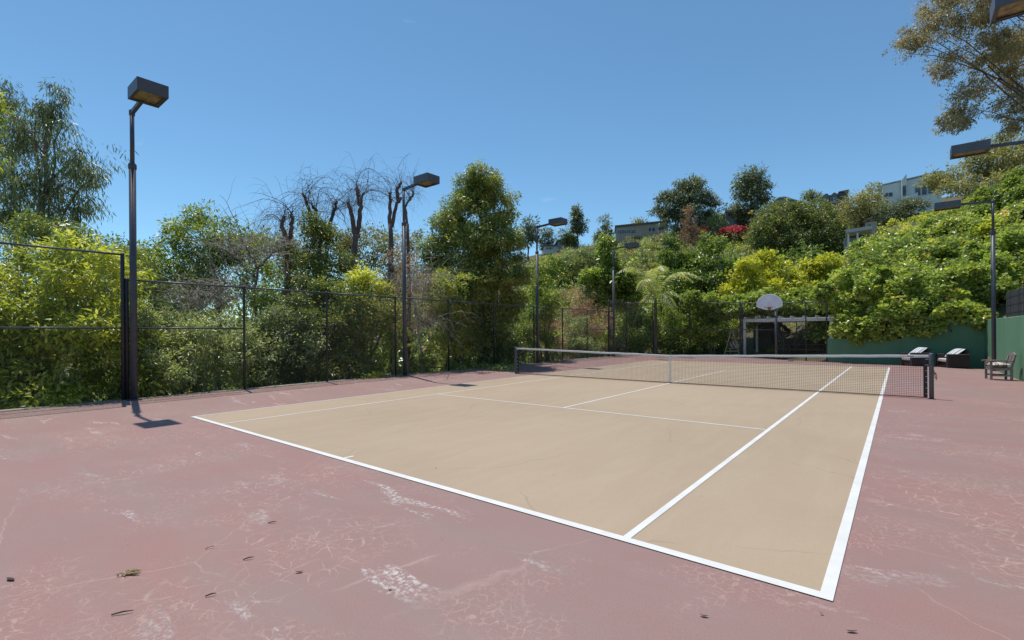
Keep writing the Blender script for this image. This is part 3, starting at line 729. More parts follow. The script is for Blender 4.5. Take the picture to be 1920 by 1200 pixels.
# ------------------------------------------------------------------ basketball hoop
bx, by, zc = -0.24, 16.7, 3.02
t = thing('basketball_hoop', 'white fan-shaped basketball backboard on a dark pole before the pergola', 'basketball hoop', (-0.1, 17.85, apron_z(-.1, 17.85)))
out = []
for a in np.linspace(math.pi*0.94, math.pi*0.06, 19):
    out.append((bx + 0.70*math.cos(a), by, zc + 0.22 + 0.64*math.sin(a)**0.9))
out += [(bx + 0.69, by, zc + 0.16), (bx + 0.62, by, zc + 0.10), (bx + 0.18, by, zc - 0.06), (bx - 0.18, by, zc - 0.06), (bx - 0.62, by, zc + 0.10), (bx - 0.69, by, zc + 0.16)]
bd = MB().prism(out, (0, 0.03, 0)).build('backboard', M_BOARD, t)
MB().tube([tuple(np.array(p) + np.array([0, 0.012, 0])) for p in out + [out[0]]], 0.016, 6, False).build('edge_trim', M_WHITEP, bd)
m = MB(); m.tube([(bx + 0.225*math.cos(a), by - 0.32 + 0.225*math.sin(a), zc + 0.07) for a in np.linspace(0, 2*math.pi, 25)], 0.011, 6, False); m.build('rim', M_RIM, t)
MB().box((bx, by - 0.05, zc + 0.02), (0.15, 0.10, 0.15)).build('rim_bracket', M_RIM, t)
m = MB(); m.tube([(-.1, 17.85, -0.2), (-.1, 17.85, 3.0)], 0.075, 12); m.build('pole', M_POLE, t, True)
m = MB(); m.beam((-.1, 17.85, 2.95), (bx, by+.03, 3.42), .07, .07); m.beam((-.1, 17.85, 2.5), (bx, by+.03, 3.02), .06, .06); m.build('support_arm', M_POLE, t)
# ------------------------------------------------------------------ pergola, swing, table under it
t = thing('pergola', 'white painted pergola overgrown with vines behind the far fence', 'pergola', (0, 20, 0.05))
for (x, y) in ((-2.38, 20), (2.54, 20), (-2.38, 23.6), (2.54, 23.6)):
    MB().box((x, y, 1.1), (.14, .14, 2.36), .01).build('post', M_WHITEP, t)
for y in (20, 23.6): MB().box((0.08, y, 2.40), (5.4, .12, .22), .01).build('beam', M_WHITEP, t)
for k in range(8): MB().box((-2.3 + k*.68, 21.8, 2.58), (.06, 4.4, .13)).build('rafter', M_WHITEP, t)
t = thing('garden_swing', 'small timber A-frame garden swing behind the far fence', 'swing', (-3.0, 19.4, 0.05))
sx0 = -3.0
for yy in (19.2, 20.6):
    for s in (-1, 1): MB().beam((sx0 + s*.5, yy, 0), (sx0 + s*.06, yy, 1.68), .07, .07, (0, 1, 0)).build('leg', M_SWINGW, t)
    MB().beam((sx0-.40, yy, .34), (sx0+.40, yy, .34), .05, .07).build('crossbar', M_SWINGW, t)
MB().beam((sx0, 19.1, 1.68), (sx0, 20.7, 1.68), .08, .08).build('ridge_bar', M_SWINGW, t)
MB().box((sx0, 19.9, .52), (.5, 1.2, .05)).build('seat', M_SWINGW, t)
for yy in (19.35, 20.45): MB().tube([(sx0, yy, .5), (sx0, yy, 1.66)], .012, 5).build('hanging_rope', M_ROPE, t)
mt = stripes('swing_stripes', [(0, (.62, .60, .58)), (.5, (.06, .055, .055))], (0.75, -0.35, 0.25), 0.16, 0.9)
cu = MB(Matrix.Translation((sx0+.10, 19.5, .76)) @ Matrix.Rotation(math.radians(20), 4, 'X')).box((0, 0, 0), (.56, .22, .48), .06).build('cushion', mt)
tag(cu, 'black and white striped cushion on the garden swing', 'cushion')
t = thing('picnic_table', 'dark timber picnic table under the pergola', 'table', (0.9, 21.6, 0.1))
for k in range(4): MB().box((0.9, 21.3 + k*.2, .78), (2.3, .18, .05)).build('table_plank', M_DARKW, t)
for x in (0.1, 1.7):
    for s in (-1, 1): MB().beam((x, 21.6 + s*.45, 0), (x, 21.6 + s*.12, .76), .09, .07).build('leg', M_DARKW, t)
for s in (-1, 1): MB().box((0.9, 21.6 + s*.72, .45), (2.3, .28, .05)).build('bench_plank', M_DARKW, t)
t = thing('garden_shed', 'grey brown timber shed wall in the shade under the pergola', 'shed', (-2.2, 24.6, 0.3))
for k in range(7): MB().box((-2.75 + k*.18, 24.6, 1.2), (.172, .05, 2.2)).build('board', plain('shed_board', (.12, .105, .085), .9, .3, 5) if k == 0 else bpy.data.materials['shed_board'], t)
MB().box((-2.2, 25.3, 2.36), (1.6, 1.6, .07)).build('roof', M_DARKW, t)
MB().box((-2.2, 25.4, 1.2), (1.2, 1.2, 2.15)).build('wall', bpy.data.materials['shed_board'], t)

# ------------------------------------------------------------------ plants behind the fences
def ground(p): return float(terr(np.array(p[0]), np.array(p[1])))

def shrub(name, label, seed, blobs, mat, cr, per, L, W, cat='shrub', stems=4, group=None, bark=None, shape='kite', zmin=None, part='foliage', **kw):
    rng = np.random.default_rng(seed)
    cs = np.array([b[0] for b in blobs]); low = blobs[int(np.argmin(cs[:, 2]))][0]
    cx = cs[:, :2].mean(0); gz = ground(cx); t = thing(name, label, cat, (cx[0], cx[1], gz), group)
    m = MB()
    for k in range(stems):
        b = blobs[rng.integers(len(blobs))]; a = rng.normal(size=2) * 0.25
        p0 = np.array([cx[0] + a[0], cx[1] + a[1], gz - .15]); p2 = b[0] + rng.normal(size=3) * b[1].min() * .35
        p1 = (p0 + p2) / 2 + np.array([0, 0, .15 * abs(p2[2] - p0[2])]); ln = np.linalg.norm(p2 - p0)
        m.tube(wob(bez(p0, p1, p2, 9), rng, .03), np.linspace(.022 + .012*ln, .008, 9), 6)
    if stems: m.build('stem', bark or M_BARK, t, True)
    lv = Leaves()
    cloud(lv, rng, blobs, cr, per, L, W, zmin=(gz if zmin is None else zmin), **{'puff': .32, 'up': .8, **kw})
    lv.build(part, mat, t, shape)
    return t

def tree(name, label, seed, base, trunk, limbs, blobs, mat, bark, cr, per, L, W, r0=.16, group=None, shape='kite', limb_r=.45, extra=None, **kw):
    """base: ground point; trunk: list of points; limbs: count of limbs running from the trunk into the crown masses"""
    rng = np.random.default_rng(seed); base = np.array(base, float)
    t = thing(name, label, 'tree', base, group)
    tp = np.array([base - np.array([0, 0, .3])] + [np.array(p, float) for p in trunk])
    n = 14; s = np.linspace(0, len(tp)-1, n); path = np.stack([np.interp(s, range(len(tp)), tp[:, k]) for k in range(3)], 1)
    path[1:-1] += rng.normal(size=(n-2, 3)) * r0 * .35
    rad = np.linspace(r0, r0*.35, n)
    m = MB(); m.tube(path, rad, 10); m.build('trunk', bark, t, True)
    m = MB()
    for k in range(limbs):
        b = blobs[k % len(blobs)]; i = int(rng.integers(n//3, n-1)); p0 = path[i]
        p2 = b[0] + rdir(rng, 1)[0] @ np.diag(b[1]) * .6
        if p2[2] < p0[2] - .5 and rng.random() < .6: p0 = path[max(3, i-4)]
        p1 = (p0 + p2)/2 + np.array([0, 0, .18*np.linalg.norm(p2-p0)]) + rng.normal(size=3)*.15
        pp = wob(bez(p0, p1, p2, 9), rng, .05); m.tube(pp, np.linspace(rad[i]*limb_r, .012, 9), 6)
        for j in range(3):
            q0 = pp[rng.integers(3, 8)]; q2 = q0 + rdir(rng, 1)[0]*b[1].mean()*.6; m.tube(bez(q0, (q0+q2)/2+np.array([0, 0, .12]), q2, 5), np.linspace(.02, .006, 5), 4)
    if limbs: m.build('limb', bark, t, True)
    lv = Leaves(); cloud(lv, rng, blobs, cr, per, L, W, **{'puff': .3, 'up': .7, **kw})
    lv.build('crown', mat, t, shape)
    return t

BL = blob
# --- left of the near floodlight
shrub('broadleaf_shrub', 'tall yellow-green broadleaf shrub behind the near left fence', 11,
      [BL(30, 590, 120, 130, 12.2, 80), BL(165, 560, 95, 100, 12.8, 80), BL(80, 700, 150, 90, 11.6, 60), BL(200, 680, 80, 100, 12.4, 60), BL(-90, 640, 140, 170, 11.5, 80)],
      L_YEL, .24, 34, .145, .052, cover=1.5, shell=.55, droop=.35, up=.8, stems=10)
shrub('shade_shrub', 'dark green shrub in the gloom below the eucalyptus at the left edge', 12,
      [BL(60, 480, 120, 60, 15, 70), BL(190, 520, 80, 80, 15.5, 60), BL(-20, 560, 100, 100, 14.5, 60)], L_LAUR, .28, 30, .13, .045, cover=1.5, shell=.7, stems=6)
g = at(85, 640, 21)
tree('eucalyptus_tree', 'tall drooping eucalyptus with narrow leaves at the left edge', 13, (g[0], g[1], ground(g)),
     [at(82, 520, 21), at(78, 400, 21), at(85, 300, 21), at(100, 200, 21)], 16,
     [BL(95, 215, 42, 48, 21), BL(40, 255, 55, 60, 21.5), BL(140, 305, 48, 52, 20.6), BL(75, 345, 70, 52, 21), BL(150, 385, 36, 44, 20.8), BL(100, 425, 62, 42, 21),
      BL(20, 400, 50, 55, 21.5), BL(110, 170, 20, 18, 21), BL(10, 190, 28, 45, 22), BL(175, 330, 18, 34, 20.7)],
     L_EUC, M_BARKR, .30, 20, .24, .034, r0=.17, cover=2.1, shell=.85, droop=1.3, up=.1, out=.3, wild=.5, lump=.22, puff=0)
g = at(-30, 640, 17)
tree('leaning_tree', 'yellow-green spray of a tree reaching in at the left edge', 14, (g[0], g[1], ground(g)),
     [at(-40, 450, 17), at(-40, 250, 17)], 5, [BL(-22, 195, 20, 50, 17), BL(-90, 260, 60, 90, 17), BL(-4, 215, 10, 26, 17), BL(-70, 400, 40, 60, 17)], L_YEL, M_BARK, .18, 26, .14, .036, r0=.12, cover=1.4, shell=.7, droop=.8, puff=0)
g = at(30, 640, 24)
tree('eucalyptus_tree', 'thinner eucalyptus behind, its bare trunk showing at the left edge', 15, (g[0], g[1], ground(g)),
     [at(34, 520, 24), at(30, 380, 24), at(22, 260, 24)], 8, [BL(10, 330, 50, 60, 24), BL(-20, 240, 45, 50, 24), BL(40, 430, 40, 30, 24)], L_EUC, M_BARKR, .3, 18, .24, .034, r0=.14, cover=1.2, shell=.9, droop=1.3, up=.1, puff=0)
# --- between the near floodlight and the bare trees
shrub('pittosporum_shrub', 'pale glossy green shrub low behind the fence right of the near floodlight', 21,
      [BL(300, 690, 70, 62, 13.2, 50), BL(390, 670, 75, 70, 14.2, 50), BL(345, 640, 60, 50, 14.6, 50), BL(270, 650, 40, 55, 13.2, 40)],
      L_GREY, .22, 36, .105, .042, cover=1.6, shell=.6, stems=8)
shrub('pittosporum_shrub', 'pale green shrub at the foot of the reddish trunks', 22,
      [BL(470, 680, 70, 60, 15.2, 50), BL(530, 650, 60, 60, 16.2, 50), BL(440, 640, 50, 50, 15.6, 50)], L_GREY, .22, 34, .10, .042, cover=1.6, shell=.6, stems=6, tone=.42)
shrub('yellow_shrub', 'small yellow-green shrub just right of the near floodlight pole', 23,
      [BL(280, 640, 34, 34, 13.4, 30), BL(258, 590, 26, 40, 14.2, 30)], L_YEL, .18, 30, .12, .045, cover=1.5, stems=3)
g = at(300, 640, 20)
tree('camphor_tree', 'small green tree with rounded top just right of the near floodlight', 24, (g[0], g[1], ground(g)), [at(296, 560, 20), at(285, 500, 20)], 6,
     [BL(258, 470, 42, 28, 20), BL(290, 500, 50, 45, 20), BL(245, 520, 40, 60, 19.5), BL(300, 570, 60, 60, 19.5), BL(225, 560, 40, 60, 19.5)], L_GREEN, M_BARK, .30, 30, .15, .055, cover=1.4, shell=.6)
g = at(410, 640, 22)
tree('camphor_tree', 'bright green tree with ragged top between the near floodlight and the bare trees', 25, (g[0], g[1], ground(g)), [at(405, 540, 22), at(395, 450, 22)], 8,
     [BL(372, 405, 32, 26, 22), BL(400, 450, 62, 50, 22), BL(455, 455, 38, 42, 22), BL(350, 455, 28, 40, 22), BL(420, 520, 80, 60, 22), BL(340, 530, 50, 60, 21.5)], L_GREEN, M_BARK, .32, 30, .16, .058, cover=1.45, shell=.6, tone=.58)

def bare(name, label, seed, spots, d, rtw, ntw, mat, bark, spread, length, droop, r0=.1, catg='tree', group=None, up=.9):
    """leafless tree: stub limbs and long drooping twigs. spots = trunk polylines in photo pixels at depth d"""
    rng = np.random.default_rng(seed); b0 = at(*spots[0][0], d); g0 = ground(b0)
    t = thing(name, label, catg, (b0[0], b0[1], g0), group); m = MB(); tips = []
    for k, sp in enumerate(spots):
        pts = [at(x, y, d + (k*.25 if k else 0)) for x, y in sp]
        if k == 0: pts = [np.array([b0[0], b0[1], g0 - .2])] + pts
        n = 10; s = np.linspace(0, len(pts)-1, n); P = np.array(pts)
        path = np.stack([np.interp(s, range(len(P)), P[:, i]) for i in range(3)], 1); path[1:-1] += rng.normal(size=(n-2, 3))*.03
        ra = r0 if k == 0 else r0*.62
        m.tube(path, np.linspace(ra, ra*.62, n), 8); tips.append(path)
    m.build('trunk', bark, t, True); m = MB()
    ntw = int(ntw * (.62 if catg == 'tree' else 1))
    for k in range(ntw):
        path = tips[rng.integers(len(tips))] if len(tips) == 1 else tips[rng.integers(1, len(tips))]
        p = path[rng.integers(len(path)//2, len(path))]
        h = rdir(rng, 1)[0]; h[2] = 0; h = unit(h); ln = length*(rng.uniform(.3, 1.0) if rng.random() < .6 else rng.uniform(.8, 1.1)); q = p.copy(); v = unit(h*spread*rng.uniform(.25, 1) + np.array([0, 0, up*rng.uniform(.6, 1.6)]))
        pts = [q.copy()]; ns = 11
        for i in range(ns):
            v = unit(v + np.array([0, 0, -droop*rng.uniform(.3, 1.5)]) + rng.normal(size=3)*.17); q = q + v*ln/ns; pts.append(q.copy())
        m.tube(pts, np.linspace(rtw*(.6 if ln < length else 1.3), rtw*.2, len(pts)), 4, False)
        for j in range(4):
            i0 = rng.integers(2, ns-1); q = pts[i0].copy(); w = unit(pts[i0+1]-pts[i0] + rng.normal(size=3)*.6); sub = [q.copy()]
            for i in range(6): w = unit(w + np.array([0, 0, -droop*.9]) + rng.normal(size=3)*.15); q = q + w*ln*.08; sub.append(q.copy())
            m.tube(sub, np.linspace(rtw*.33, rtw*.14, 7), 3, False)
    m.build('twigs', mat, t); return t
bare('bare_bush', 'grey leafless bush of tangled twigs behind the fence left of the reddish trunks', 31,
     [[(385, 640), (380, 580), (370, 540)], [(380, 590), (350, 545)], [(378, 580), (420, 530)], [(375, 560), (340, 590)], [(380, 590), (440, 560)]], 16.5, 0.018, 90, M_TWIG, M_TWIG, 1.2, 2.2, .10, .05, 'bush', up=.5)
bare('bare_bush', 'pale forked leafless tree with spreading branches beside the tall reddish trunk', 32,
     [[(482, 640), (478, 560), (483, 505)], [(483, 505), (470, 480), (455, 455)], [(483, 505), (500, 485), (520, 470)], [(478, 520), (450, 490), (430, 470)]], 18, 0.019, 70, M_TWIG, M_BARK, 1.1, 2.0, .08, .07, 'bush', up=.7)
bare('bare_tree', 'leafless lopped tree with tall reddish trunk and drooping twigs', 33,
     [[(535, 640), (540, 560), (541, 470), (536, 445)], [(536, 450), (528, 425), (532, 405)], [(540, 455), (547, 425), (547, 400)]], 20, .014, 70, M_TWIGD, M_BARKR, .7, 2.4, .26, .17)
bare('bare_tree', 'leafless lopped tree with slanting cut limbs rising above the ivy cone', 34,
     [[(600, 640), (592, 520), (590, 470)], [(588, 470), (582, 395), (567, 363)], [(610, 460), (625, 400), (632, 378)], [(590, 430), (594, 398), (586, 385)]], 23, .015, 95, M_TWIGD, M_BARKD, .7, 2.9, .26, .16)
bare('bare_tree', 'leafless lopped tree with broad forked trunk in the middle of the bare group', 35,
     [[(662, 640), (662, 500), (668, 440)], [(668, 445), (660, 410), (652, 378)], [(670, 445), (676, 400), (677, 370)], [(676, 385), (668, 352)]], 24, .015, 110, M_TWIGD, M_BARKR, .6, 2.9, .26, .22)
bare('bare_tree', 'leafless lopped twin-stemmed tree directly left of the second floodlight', 36,
     [[(735, 640), (734, 480), (732, 420)], [(732, 425), (730, 385), (733, 360)], [(734, 425), (742, 385), (752, 370)], [(748, 380), (744, 355), (752, 340)]], 24.5, .013, 55, M_TWIGD, M_BARKR, .55, 2.3, .18, .17)
bare('bare_tree', 'slim leafless tree just behind the second floodlight pole', 37,
     [[(768, 640), (766, 480), (764, 420)], [(764, 425), (760, 385), (768, 370)], [(768, 375), (776, 362)]], 25, .012, 45, M_TWIGD, M_BARKR, .7, 2.0, .2, .12)
g = at(600, 640, 20.5)
tree('ivy_tree', 'ivy-smothered cone-shaped tree below the slanting bare limbs', 38, (g[0], g[1], ground(g)), [at(600, 560, 20.5), at(600, 430, 20.5)], 6,
     [BL(600, 425, 32, 34, 20.5), BL(600, 480, 62, 50, 20.5), BL(570, 540, 70, 60, 20), BL(640, 545, 70, 60, 20), BL(600, 620, 105, 80, 19.5)], L_DARK, M_BARKD, .28, 34, .11, .052, cover=1.6, shell=.55, tone=.55)
bush2 = [('hedge_shrub', 'dense dark green shrub hard against the fence below the ivy-covered tree', 41, [BL(560, 620, 50, 60, 17.2, 45), BL(600, 660, 70, 62, 17, 45), BL(535, 690, 50, 42, 16.4, 40)], L_DARK, .5),
         ('hedge_shrub', 'tall green shrub with yellow tips spilling over the fence left of the second floodlight', 42, [BL(700, 570, 52, 46, 18.4, 40), BL(660, 620, 55, 80, 18, 40), BL(710, 650, 55, 70, 18.3, 40), BL(660, 690, 60, 36, 17.4, 40)], L_LAUR, .6),
         ('hedge_shrub', 'green shrub between the fence posts left of the tall yellow-tipped shrub', 43, [BL(625, 570, 45, 45, 18.6, 40), BL(505, 600, 45, 55, 17.6, 40)], L_GREEN, .5)]
for nm, lb, sd, bl, mt, tn in bush2:
    shrub(nm, lb, sd, bl, mt, .23, 36, .105, .046, cover=1.7, shell=.6, stems=7, tone=tn, group='shrubs along the left fence')
shrub('yellow_shrub', 'bright yellow-tipped crown of shrub above the fence before the bare trees', 44, [BL(668, 528, 28, 17, 19, 22), BL(702, 534, 28, 20, 19, 22)], L_YEL, .2, 30, .11, .05, cover=1.4, stems=3, tone=.68)
shrub('green_tree', 'mid green shrubby tree filling the gap behind the bare trees', 45, [BL(690, 462, 55, 36, 27, 40), BL(750, 475, 50, 45, 28, 40), BL(640, 470, 45, 45, 27, 40), BL(560, 455, 40, 40, 27, 40), BL(500, 480, 55, 50, 26, 40), BL(780, 520, 50, 60, 27, 40), BL(690, 530, 90, 50, 28, 40)],
      L_OLIVE, .36, 30, .15, .06, cover=1.3, shell=.7, stems=6)
shrub('green_tree', 'low dull green trees on the canyon floor behind the left hedges', 46, [BL(100, 560, 140, 60, 30), BL(330, 570, 130, 70, 30), BL(560, 570, 130, 70, 31), BL(740, 580, 110, 80, 31), BL(200, 640, 200, 60, 27), BL(480, 650, 200, 60, 27), BL(760, 650, 140, 60, 27)],
      L_LAUR, .6, 26, .30, .12, cover=.9, shell=.7, stems=6, puff=0)
shrub('dead_brush', 'brown dead brush and dry leaves behind the second floodlight pole', 47, [BL(748, 500, 34, 50, 20.5, 30), BL(780, 570, 36, 60, 20.5, 30), BL(745, 610, 30, 50, 20, 30)], L_BROWN, .22, 14, .10, .03, cover=1.0, shell=.9, stems=6, bark=M_TWIG)
bare('bare_bush', 'tangle of dry grey twigs over the fence between second floodlight and round bush', 48,
     [[(790, 690), (785, 600), (775, 560)], [(780, 570), (760, 530)], [(785, 580), (805, 530)], [(785, 600), (800, 610)]], 19.6, 0.016, 100, M_TWIG, M_TWIG, 1.2, 2.4, .12, .05, 'bush', up=.4)
# --- the tall dense tree and its neighbours
g = at(905, 660, 23.5)
tree('dense_tree', 'tall dense glossy green tree towering over the left fence', 51, (g[0], g[1], ground(g)), [at(905, 560, 23.5), at(905, 450, 23.5), at(900, 350, 23.5)], 16,
     [BL(878, 352, 34, 34, 23.5), BL(922, 352, 30, 36, 23.5), BL(902, 338, 34, 24, 23.5), BL(865, 400, 40, 46, 23.6), BL(932, 405, 32, 52, 23.4), BL(898, 415, 60, 60, 23.5), BL(832, 462, 30, 46, 23.8), BL(865, 475, 58, 60, 23.5), BL(928, 475, 48, 62, 23.3), BL(968, 530, 34, 66, 23.6),
      BL(900, 560, 86, 74, 23), BL(965, 610, 44, 76, 23.4), BL(915, 645, 80, 60, 22.6), BL(836, 560, 40, 60, 23.6), BL(808, 500, 16, 36, 24), BL(905, 520, 50, 50, 22.9), BL(915, 600, 60, 56, 22.4)],
     L_LAUR, M_BARKD, .30, 38, .125, .052, r0=.2, cover=2.1, shell=.5, lump=.07, droop=.4, zmin=-.3, puff=.36)
shrub('round_bush', 'rounded pale-topped bush leaning over the fence left of the tall dense tree', 52, [BL(850, 560, 44, 34, 20.6, 34), BL(865, 530, 40, 26, 22.3, 34), BL(850, 610, 40, 50, 20.9, 34), BL(868, 670, 40, 40, 21, 30)], L_GREEN, .22, 36, .115, .045, cover=1.7, shell=.5, stems=6, tone=.76)
shrub('hedge_shrub', 'shadowy green hedge at the foot of the tall dense tree', 53, [BL(930, 660, 50, 44, 23, 30), BL(985, 660, 36, 46, 25, 30), BL(880, 680, 36, 28, 21.6, 30), BL(800, 690, 24, 26, 19.8, 20)], L_DARK, .24, 34, .11, .045, cover=1.6, shell=.6, stems=5)
shrub('hedge_shrub', 'light green shrub hanging beside the third floodlight pole', 54, [BL(1015, 540, 26, 44, 27, 26), BL(1030, 575, 24, 36, 28, 24), BL(1000, 600, 22, 60, 26.5, 22), BL(1015, 640, 30, 44, 27, 26)], L_GREEN, .27, 34, .14, .055, cover=1.5, stems=5, tone=.6)
shrub('russet_shrub', 'russet-leaved dry shrub by the corner of the low left fence', 55, [BL(1040, 600, 22, 20, 28.5, 20), BL(1030, 640, 24, 34, 28, 20)], L_BROWN, .24, 26, .12, .045, cover=1.3, stems=4, tone=.62)
shrub('dry_shrub', 'grey and brown half-dead shrub behind the low fence between two floodlights', 56, [BL(1085, 570, 40, 34, 33, 34), BL(1110, 610, 40, 44, 33, 34), BL(1075, 640, 34, 34, 32, 30)], L_BROWN, .28, 22, .13, .04, cover=1.2, stems=10, bark=M_TWIG, shell=.8)
shrub('grey_shrub', 'grey-green shrub mixed into the dry brush left of the far floodlight', 57, [BL(1075, 620, 28, 44, 31.5, 26), BL(1110, 560, 30, 26, 35, 26), BL(1085, 650, 40, 24, 31, 26)], L_GREY, .26, 28, .12, .045, cover=1.3, stems=5)
shrub('bright_shrub', 'low bright green shrub behind the far left fence post', 58, [BL(1120, 645, 28, 24, 33.5, 24), BL(1165, 640, 30, 32, 36, 24)], L_YEL, .26, 28, .13, .05, cover=1.5, stems=4, tone=.5)
g = at(1145, 640, 36)
tree('magnolia_tree', 'glossy large-leaved tree with pointed top beside the farthest left floodlight', 59, (g[0], g[1], ground(g)), [at(1143, 560, 36), at(1140, 470, 36)], 8,
     [BL(1138, 455, 10, 16, 36), BL(1140, 485, 24, 20, 36), BL(1138, 515, 36, 26, 36), BL(1160, 545, 40, 34, 36), BL(1125, 550, 30, 30, 36), BL(1175, 510, 22, 24, 36.5), BL(1185, 560, 26, 40, 37)], L_GREEN, M_BARK, .33, 26, .26, .11, cover=1.35, shell=.6, tone=.55, shape='round')
g = at(1290, 640, 40)
tree('avocado_tree', 'twin-topped dark green broadleaf tree behind the palm', 60, (g[0], g[1], ground(g)), [at(1290, 560, 40), at(1285, 480, 40)], 8,
     [BL(1262, 455, 12, 18, 40), BL(1265, 490, 26, 30, 40), BL(1330, 452, 15, 16, 39), BL(1330, 490, 40, 36, 39), BL(1295, 520, 60, 40, 40), BL(1345, 530, 32, 40, 39), BL(1260, 550, 34, 40, 40), BL(1310, 560, 60, 40, 39)], L_GREEN, M_BARK, .36, 28, .24, .10, cover=1.5, shell=.55, shape='round', tone=.5)
shrub('hedge_shrub', 'leafy green shrubs low behind the far left fence below the palm', 61, [BL(1200, 620, 28, 44, 36.5, 26), BL(1255, 615, 34, 50, 36, 26), BL(1290, 640, 30, 30, 35, 26), BL(1320, 610, 34, 50, 35.5, 26), BL(1340, 640, 16, 26, 35.5, 16)], L_GREEN, .3, 32, .17, .07, cover=1.6, stems=6, tone=.58)
# palm
def palm(base, top, seed, label, fl=2.6, nf=11):
    rng = np.random.default_rng(seed); base = np.array(base); top = np.array(top)
    t = thing('palm_tree', label, 'palm tree', base)
    pth = np.linspace(base - np.array([0, 0, .2]), top, 12); MB().tube(pth, np.linspace(.17, .11, 12), 12).build('trunk', M_BARK, t, True)
    MB().tube([top, top + np.array([0, 0, .35]), top + np.array([0, 0, .8])], [.11, .12, .05], 10).build('crownshaft', plain('crownshaft', (.13, .17, .06), .5), t, True)
    c0 = top + np.array([0, 0, .6])
    for k in range(nf):
        az = k*2*math.pi/nf + rng.uniform(-.25, .25); h = np.array([math.cos(az), math.sin(az), 0]); el = rng.uniform(1.0, 1.75) if k % 3 else rng.uniform(.4, .75)
        p2 = c0 + h*fl*rng.uniform(.55, .85) + np.array([0, 0, fl*(el-.95)]); p1 = c0 + h*fl*.25 + np.array([0, 0, fl*el*.62])
        n = 34; sp = bez(c0, p1, p2, n); o = MB(); o.tube(sp[::3], np.linspace(.025, .006, len(sp[::3])), 5)
        fr = o.build('frond', L_PALM, t); fr.data.attributes.new('tone', 'FLOAT', 'FACE').data.foreach_set('value', np.full(len(fr.data.polygons), .5, np.float32))
        lv = Leaves(); T = np.gradient(sp, axis=0); T /= np.linalg.norm(T, axis=1, keepdims=True); S = np.cross(T, np.array([0, 0, 1.0])); S /= np.linalg.norm(S, axis=1, keepdims=True) + 1e-6
        u = np.linspace(0, 1, n); ln = .72*np.sin(np.clip(u*.9+.1, 0, 1)*math.pi)**.6 + .05
        for s in (-1, 1):
            A = S*s*.8 + T*.55; A[:, 2] -= .45; A += rng.normal(size=A.shape)*.08
            lv.add(sp[4:], A[4:], (np.cross(A, T)*s + np.array([0, 0, .6]))[4:], ln[4:], np.full(n-4, .065), np.clip(.55 + rng.normal(size=n-4)*.15, 0, 1))
        tag(lv.build('leaflets', L_PALM, fr), kind='stuff')
    return t
g = at(1229, 640, 34.6); g[2] = ground(g)
palm(g, at(1229, 578, 34.6), 5, 'feather palm rising behind the far left fence corner', 3.9, 13)

# --- golden shrub, vines on fence, pergola and wall
shrub('golden_shrub', 'bright golden-yellow leafy shrub above the basketball hoop', 71, [BL(1395, 520, 34, 26, 36, 30), BL(1440, 505, 40, 24, 36.5, 30), BL(1490, 512, 44, 26, 36.5, 30), BL(1535, 505, 34, 24, 36.5, 30), BL(1460, 545, 90, 24, 35, 30), BL(1410, 545, 40, 22, 35.5, 30)],
      L_GOLD, .30, 30, .20, .10, cover=1.6, shell=.5, stems=8, shape='round')
shrub('climbing_vine', 'tangled grape vine smothering the far fence left of the pergola', 72, [BL(1330, 570, 44, 24, 33.2, 20), BL(1310, 600, 34, 34, 33.6, 18), BL(1365, 578, 30, 24, 32.8, 18), BL(1325, 635, 22, 24, 33, 14)], L_VINE, .26, 38, .14, .115, 'vine', cover=1.6, shell=.6, stems=8, shape='round', tone=.42, bark=M_BARK)
shrub('climbing_vine', 'grape vine heaped on top of the white pergola behind the backboard', 73, [BL(1400, 570, 34, 20, 33.5, 40), BL(1450, 573, 44, 20, 33.8, 50), BL(1505, 572, 44, 22, 33, 50), BL(1550, 572, 34, 22, 32.5, 40)], L_VINE, .25, 40, .14, .115, 'vine', cover=1.7, shell=.6, stems=6, shape='round', tone=.42, zmin=2.62, bark=M_BARK)
shrub('climbing_vine', 'grape vine hanging down over the low green wall right of the pergola', 74, [BL(1585, 560, 44, 44, 28.6, 26), BL(1640, 560, 48, 46, 27.4, 26), BL(1600, 605, 42, 30, 27.5, 20), BL(1660, 600, 42, 34, 26.6, 20), BL(1630, 625, 36, 20, 26.8, 14)], L_VINE, .25, 42, .145, .12, 'vine', cover=1.6, shell=.55, stems=6, shape='round', tone=.5, zmin=.85, bark=M_BARK)
shrub('climbing_vine', 'grape vine tumbling over the tall green wall above the wicker armchairs', 75, [BL(1700, 565, 50, 46, 26.3, 26), BL(1760, 555, 50, 46, 25.8, 26), BL(1820, 545, 46, 46, 25.6, 26), BL(1705, 605, 44, 28, 25.5, 18), BL(1755, 594, 40, 22, 24.9, 14), BL(1810, 585, 40, 18, 24.3, 12), BL(1840, 600, 14, 10, 23.9, 6)], L_VINE, .25, 42, .145, .12, 'vine', cover=1.5, shell=.55, stems=6, shape='round', tone=.5, zmin=1.5, bark=M_BARK)
shrub('climbing_vine', 'vine mass in the corner behind the far right lamp pole', 76, [BL(1850, 535, 44, 46, 26, 26), BL(1905, 515, 46, 50, 26, 26), BL(1850, 490, 50, 40, 29, 26), BL(1920, 470, 40, 40, 27, 26)], L_VINE, .26, 40, .145, .12, 'vine', cover=1.5, shell=.55, stems=5, shape='round', tone=.45, zmin=1.9, bark=M_BARK)
shrub('garden_shrub', 'sunlit green shrub behind the picnic table under the pergola', 77, [BL(1520, 630, 26, 26, 38, 22), BL(1480, 635, 26, 22, 38.5, 22), BL(1545, 645, 22, 18, 37, 20), BL(1410, 625, 18, 40, 36, 14)], L_GREEN, .26, 30, .15, .07, cover=1.5, stems=4, tone=.72)
